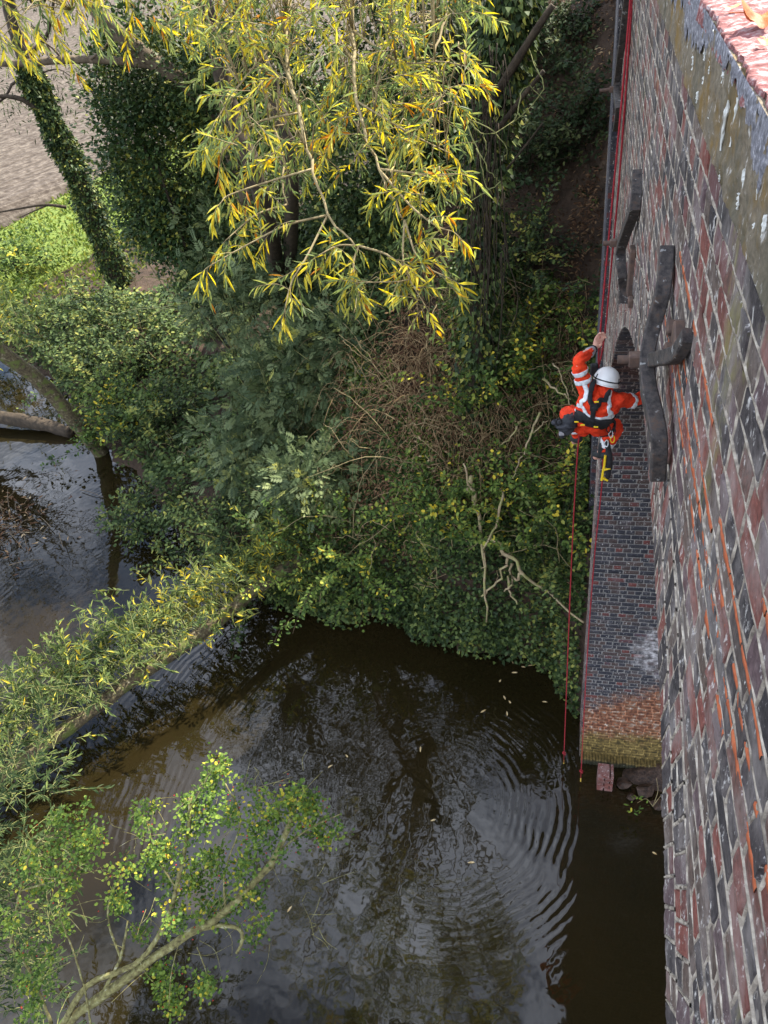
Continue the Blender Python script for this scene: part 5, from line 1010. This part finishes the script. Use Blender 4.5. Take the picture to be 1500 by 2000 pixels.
for f in (.30, .62): c = J['Ls']*(1-f)+J['Le']*f; ribbon('reflective_band', ring_pts(c, J['Le']-J['Ls'], .07), .045, M['tape'], BJ, .005, 26, par=jacket)
c = J['Rs']*.45+J['Re']*.55; ribbon('reflective_band', ring_pts(c, J['Re']-J['Rs'], .07), .05, M['tape'], BJ, .005, 26, par=jacket)
fy = lambda x, y, Y=5.8: at_y(x, y, Y)
ribbon('reflective_band', [fy(1156, 742, 5.95), fy(1146, 757, 5.83), fy(1132, 775), fy(1124, 795, 5.83)], .042, M['tape'], BJ, .006, par=jacket)
ribbon('reflective_band', [fy(1207, 766, 5.92), fy(1203, 785), fy(1196, 805), fy(1190, 822, 5.83)], .045, M['tape'], BJ, .006, par=jacket)
ribbon('reflective_band', [fy(1122, 790, 5.9), fy(1130, 802), fy(1145, 814), fy(1165, 820), fy(1185, 820), fy(1198, 812, 5.88)], .042, M['tape'], BJ, .005, par=jacket)
ribbon('reflective_band', [fy(1119, 800, 5.92), fy(1128, 812), fy(1143, 822), fy(1165, 828), fy(1185, 827), fy(1197, 818, 5.88)], .022, M['tape'], BJ, .005, par=jacket)
# harness
hs = []
for pts, wd in (([fy(1160, 738, 6.0), fy(1157, 755, 5.86), fy(1158, 775), fy(1159, 800), fy(1156, 830)], .042), ([fy(1194, 766, 5.93), fy(1184, 776, 5.82), fy(1172, 787), fy(1160, 798)], .042), ([fy(1120, 812, 5.92), fy(1132, 824), fy(1150, 831), fy(1172, 834), fy(1192, 830, 5.88), fy(1200, 822, 5.95)], .14)):
    hs.append(ribbon('harness_strap', pts, wd, M['black'], BJ, .012, 24, th=.008))
g = Geo(); c = fy(1160, 795, 5.80); box(g, c-[.035, .014, .04], c+[.035, .014, .03], .5, None, .006); g.build('harness_plate', M['black'], man)
for x, y in ((1165, 785), (1126, 824), (1138, 830), (1164, 834)):
    c = at_y(x, y, 5.785 if y < 800 else 5.80); g = Geo(); box(g, c-[.020, .006, .007], c+[.020, .006, .007], .5, Matrix.Identity(4), .003); g.build('buckle', M['yellow'], man)
# leg loops of the harness and trouser band
ribbon('leg_loop', ring_pts(J['Rh']*.7+J['Rk']*.3, J['Rk']-J['Rh'], .12), .05, M['black'], BT, .008, 26, th=.008)
ribbon('leg_loop', ring_pts(J['Lh']*.7+J['Lk']*.3, J['Lk']-J['Lh'], .12), .05, M['black'], BT, .008, 26, th=.008)
ribbon('reflective_band', ring_pts(J['Rk']*.35+J['Ra']*.65, J['Ra']-J['Rk'], .08), .05, M['tape'], BT, .005, 26, par=trous)
ribbon('reflective_band', ring_pts(J['Lk']*.35+J['La']*.65, J['La']-J['Lk'], .08), .05, M['tape'], BT, .005, 26, par=trous)
# boots
for a, t_ in (('Ra', 'Rt'), ('La', 'Lt')):
    g = Geo(); d = nrm(J[t_]-J[a]); hz = nrm(d*np.array([1, 1, .4])); ball_chain(g, [J[a]+[0, 0, .06], J[a]-[0, 0, .02]], [.055, .055]); ball_chain(g, [J[a]-[0, 0, .045]-hz*.04, J[a]-[0, 0, .05]+hz*.06, J[a]-[0, 0, .055]+hz*.15], [.048, .048, .042]); fused('boot', g, M['boot'], man, .008, 3)
# cuff, watch strap
g = Geo(); ball_chain(g, [J['Le']*.32+J['Lw']*.68, J['Le']*.14+J['Lw']*.86], [.050, .040]); g.build('cuff', M['grey_cuff'], man, True)
g = Geo(); tube(g, ring_pts(J['Le']*.04+J['Lw']*.96, J['Lw']-J['Le'], .032, n=18), .010, 6); g.build('wrist_strap', M['black'], man, True)
# helmet: dome, rim, band
hc = J['head']+np.array([0, .0, .012]); Rm = Matrix.Rotation(R_(-22), 3, 'X') @ Matrix.Rotation(R_(14), 3, 'Y'); Rm = np.array(Rm)
g = Geo(); nu, nv_ = 28, 12; V = []
for j in range(nv_+1):
    ph = j/nv_*(math.pi/2+.22)
    for i in range(nu):
        th = i/nu*2*math.pi; a, b, c_ = .118, .142, .125; rz = math.sin(ph); ridge = 1+.018*max(0, math.cos(3*th))*math.sin(ph*2)
        fl = 1.0+(.05*(j == nv_)); V.append([a*rz*math.cos(th)*ridge*fl, b*rz*math.sin(th)*fl, c_*math.cos(ph)*ridge])
V = np.array(V)@Rm.T+hc; idx = np.arange((nv_+1)*nu).reshape(nv_+1, nu); nx = np.roll(idx, -1, 1); g.add(V, np.stack([idx[:-1], idx[1:], nx[1:], nx[:-1]], -1).reshape(-1, 4)); hel = g.build('helmet', M['helmet'], man, True); md = hel.modifiers.new('t', 'SOLIDIFY'); md.thickness = .005; md.offset = -1
t = np.linspace(0, 2*np.pi, 40); g = Geo(); tube(g, np.stack([.121*np.cos(t), .1445*np.sin(t), 0*t+.012], -1)@Rm.T+hc, .0055, 6); g.build('helmet_band', M['black'], hel, True)
g = Geo(); tube(g, np.stack([.126*np.cos(t), .15*np.sin(t), 0*t-.028], -1)@Rm.T+hc, .006, 6); g.build('helmet_rim', M['helmet'], hel, True)
for a in (-.5, .5, 2.6, 3.7):
    p = np.array([[.121*math.cos(a), .144*math.sin(a), .0], [.112*math.cos(a), .13*math.sin(a), .05]])@Rm.T+hc; g = Geo(); tube(g, p, .006, 6); g.build('helmet_clip', M['black'], hel)
# rope gear at the chest, karabiners
dv = empty('rope_device', J['head']+[-.1, .22, -.02], 'black and blue rope device clipped in front of the worker\'s shoulder', 'rope device'); g = Geo()
box(g, at_y(1160, 722, 6.28)-[.035, .03, .06], at_y(1160, 722, 6.28)+[.035, .03, .06], .5, None, .012); g.build('casing', M['black'], dv); g = Geo(); c = at_y(1172, 723, 6.27); box(g, c-[.04, .015, .012], c+[.04, .015, .012], .5, None, .006); g.build('cam_lever', M['blue'], dv)
# black tool bag on the hip
bgo = empty('tool_bag', at_y(1105, 850, 5.98), 'black fabric tool bag with flapping lid at the worker\'s left hip', 'bag'); g = Geo()
ball_chain(g, [at_y(1124, 818, 5.98), at_y(1112, 826, 5.96), at_y(1100, 830, 5.95), at_y(1083, 823, 5.95)], [.055, .085, .07, .028]); ball_chain(g, [at_y(1112, 826, 5.96), at_y(1106, 840, 5.95), at_y(1098, 850, 5.95)], [.07, .06, .032]); fused('pouch', g, M['bag'], bgo, .009, 3, .02)
g = Geo(); c = at_y(1097, 847, 5.9); box(g, c-[.026, .006, .022], c+[.026, .006, .022], .5, None, .005); g.build('label_patch', M['grey_cuff'], bgo); g = Geo(); tube(g, ring_pts(at_y(1091, 824, 5.90), np.array([.6, -1, .3]), .030, n=18), .008, 6); g.build('rim', M['black'], bgo, True)
# yellow-handled tool hanging under the worker
tl = empty('hand_tool', at_y(1180, 932, 6.05), 'yellow handled tool hanging on a lanyard under the worker', 'tool'); g = Geo()
bar(g, resample([at_y(1182, 890, 6.1), at_y(1181, 905, 6.1), at_y(1178, 920, 6.1), at_y(1175, 938, 6.1)], 10), .022, .022, np.array([0, -1., 0]), .006); g.build('handle', M['yellow'], tl)
for (a, b) in (((1180, 917), (1192, 914)), ((1178, 934), (1187, 938))): g = Geo(); bar(g, resample([at_y(*a, 6.1), at_y(*b, 6.1)], 4), .02, .03, np.array([0, -1., 0]), .005); g.build('grip', M['yellow'], tl)
g = Geo(); ball_chain(g, [at_y(1186, 862, 6.15), at_y(1189, 885, 6.13), at_y(1190, 905, 6.12), at_y(1187, 932, 6.12)], [.022, .032, .034, .024]); g.build('holster', M['black'], tl, True)
kr = empty('karabiner', at_y(1192, 850, 5.98), 'bunch of karabiners and slings on the worker\'s right hip', 'karabiner')
for k, (x, y) in enumerate(((1188, 838), (1193, 848), (1196, 858), (1184, 866), (1198, 842))):
    g = Geo(); tt = np.linspace(0, 2*np.pi, 18); c = at_y(x, y, 5.95); tube(g, c+np.stack([.018*np.cos(tt), .01*np.sin(2*tt), .038*np.sin(tt)], -1), .005, 6); g.build('link', M[('black', 'tape', 'yellow', 'tape', 'black')[k]], kr, True)

# ================================================================== SMALL THINGS
# leaves on the coping
M['maple'] = noise_mat('maple', [(.3, (.34, .06, .008)), (.6, (.45, .11, .015)), (.8, (.22, .04, .01))], 30, .6, .3)
M['yleaf'] = noise_mat('yleaf', [(.3, (.50, .38, .04)), (.7, (.62, .52, .12))], 30, .6, .2)
def flat_leaf(name, label, c, size, mat, lobes=5, curl=.25, rot=0, cat='leaf', group=None):
    th = np.linspace(0, 2*np.pi, 41)[:-1]; r = size*(.62+.38*np.abs(np.cos(th*lobes/2))**1.5) if lobes else size*(.35+.65*np.abs(np.cos(th)))
    X_ = r*np.cos(th+rot); Y_ = r*np.sin(th+rot); Z_ = curl*(X_**2-.5*Y_**2)/size+.15*curl*size*np.sin(3*th)
    V = np.vstack([[0, 0, .0], np.stack([X_*.5, Y_*.5, Z_*.3], -1), np.stack([X_, Y_, Z_], -1)])+np.asarray(c); n = 40; F = [[0, 1+i, 1+(i+1) % n] for i in range(n)]+[[1+i, 41+i, 41+(i+1) % n, 1+(i+1) % n] for i in range(n)]
    e = empty(name, c, label, cat, group); mesh_obj('blade', V, F, mat, e, None, True); g = Geo(); cc = np.asarray(c); curve(g, [cc, cc+np.array([math.cos(rot), math.sin(rot), .1])*size*.7, cc+np.array([math.cos(rot+.3), math.sin(rot+.3), .05])*size*1.5], size*.03, size*.02, 6, 5); g.build('stalk', mat, e); return e
flat_leaf('fallen_leaf', 'curled orange lobed leaf lying on the red coping top', at_z(1487, 30, ZCOP+.03), .055, M['maple'], 5, .9, 2.2)
flat_leaf('fallen_leaf', 'small yellow leaf on the lichened coping beside the orange leaf', at_z(1428, 14, ZCOP+.015), .022, M['yleaf'], 0, .3, .4); flat_leaf('fallen_leaf', 'pale curled leaf on the coping at the right edge', at_z(1492, 78, ZCOP+.015), .022, M['yleaf'], 0, .5, 1.4)
# leaves afloat
M['fl'] = noise_mat('fl', [(.3, (.40, .27, .10)), (.7, (.62, .50, .30))], 20, .6, .1)
n = 0
for x, y in ((768, 1212), (800, 1222), (820, 1226), (835, 1228), (872, 1238), (888, 1243), (905, 1244), (930, 1255), (940, 1262), (998, 1285), (1002, 1315), (975, 1332), (998, 1374), (978, 1360), (997, 1398), (937, 1395), (1060, 1370), (819, 1455), (682, 1480), (1018, 1300), (1035, 1288), (985, 1268), (1275, 1662), (932, 1687), (855, 1248), (790, 1216), (720, 1208), (700, 1205), (950, 1270), (1010, 1276), (1042, 1296), (560, 1780), (850, 1600), (640, 1500)):
    p = at_z(x+RNG.normal()*3, y+RNG.normal()*2, .006); g = Geo(); a = RNG.uniform(0, 2*np.pi); leaves(g, [p], [[math.cos(a), math.sin(a), .05]], .13*RNG.uniform(.6, 1.1), .035, T_LANCE, None, None, .2)
    o = g.build('floating_leaf', M['fl'], None); n += 1
    props(o, 'narrow pale leaf floating close under the ivy bank' if y < 1300 else 'narrow pale leaf floating out on the open dark water', 'leaf', 'leaves floating under the bank' if y < 1300 else 'leaves floating on open water')
# mud, stones and a sprig under the abutment
M['mud'] = noise_mat('mud', [(.35, (.016, .009, .005)), (.52, (.045, .024, .014)), (.7, (.10, .06, .04))], 16, .6, 1.0, dist=.03, spec=.4)
c = at_z(1255, 1560, 0); xs_ = np.linspace(-1.1, 1.6, 40); ys_ = np.linspace(-.38, 1.6, 34)
grid_mesh('mud_bank', c[0]+xs_, c[1]+ys_, lambda X, Y: .16*np.exp(-(((X-c[0]-.45)/.75)**2+((Y-c[1]-.5)/.42)**2)*1.2)*1.7-.10+.10*vnoise(X, Y, .25, 61)+.04*vnoise(X, Y, .08, 62), M['mud'])
for k, (x, y, s_, lb) in enumerate(((1218, 1530, .10, 'wet brown stone against the footing stub'), (1262, 1545, .12, 'flat wet stone under the abutment ledge'), (1288, 1572, .11, 'pale wet stone at the arch edge of the mud'), (1232, 1556, .07, 'small stone half sunk in the mud'))):
    p = at_z(x, y, .06); d = rand_dir(60); hull = d*s_*(1+.25*RNG.standard_normal((60, 1)))*np.array([1.1, .9, .6]); import bmesh; bm = bmesh.new()
    for v in hull: bm.verts.new(v)
    bmesh.ops.convex_hull(bm, input=bm.verts); bmesh.ops.delete(bm, geom=[v for v in bm.verts if not v.link_faces], context='VERTS'); me = bpy.data.meshes.new('stone'); bm.to_mesh(me); bm.free(); me.materials.append(M['mud']); o = bpy.data.objects.new('stone', me); COL.objects.link(o); o.location = tuple(p); props(o, lb, 'stone', 'stones under the abutment')
b0 = at_z(1262, 1590, .05); sg = empty('leafy_sprig', b0, 'thin sprig with pale yellow leaves growing from the mud under the abutment', 'sprig'); g = Geo(); l_ = Geo()
for L_ in (((1275, 1575), (1262, 1560), (1245, 1568)), ((1275, 1575), (1285, 1545), (1282, 1520)), ((1275, 1575), (1290, 1555), (1300, 1548))): P = curve(g, [at_z(x, y, .1+.18*i) for i, (x, y) in enumerate(L_)], .006, .003, 8, 4)
K = np.array([at_z(x, y, .4) for x, y in ((1232, 1575), (1238, 1562), (1244, 1558), (1234, 1586), (1252, 1582), (1262, 1572), (1248, 1586))]); foliage(l_, K, 3, .03, .07, .035, T_OVAL); g.build('stem', M['twig'], sg); l_.build('foliage', M['haw'], sg)
#@@NEXT
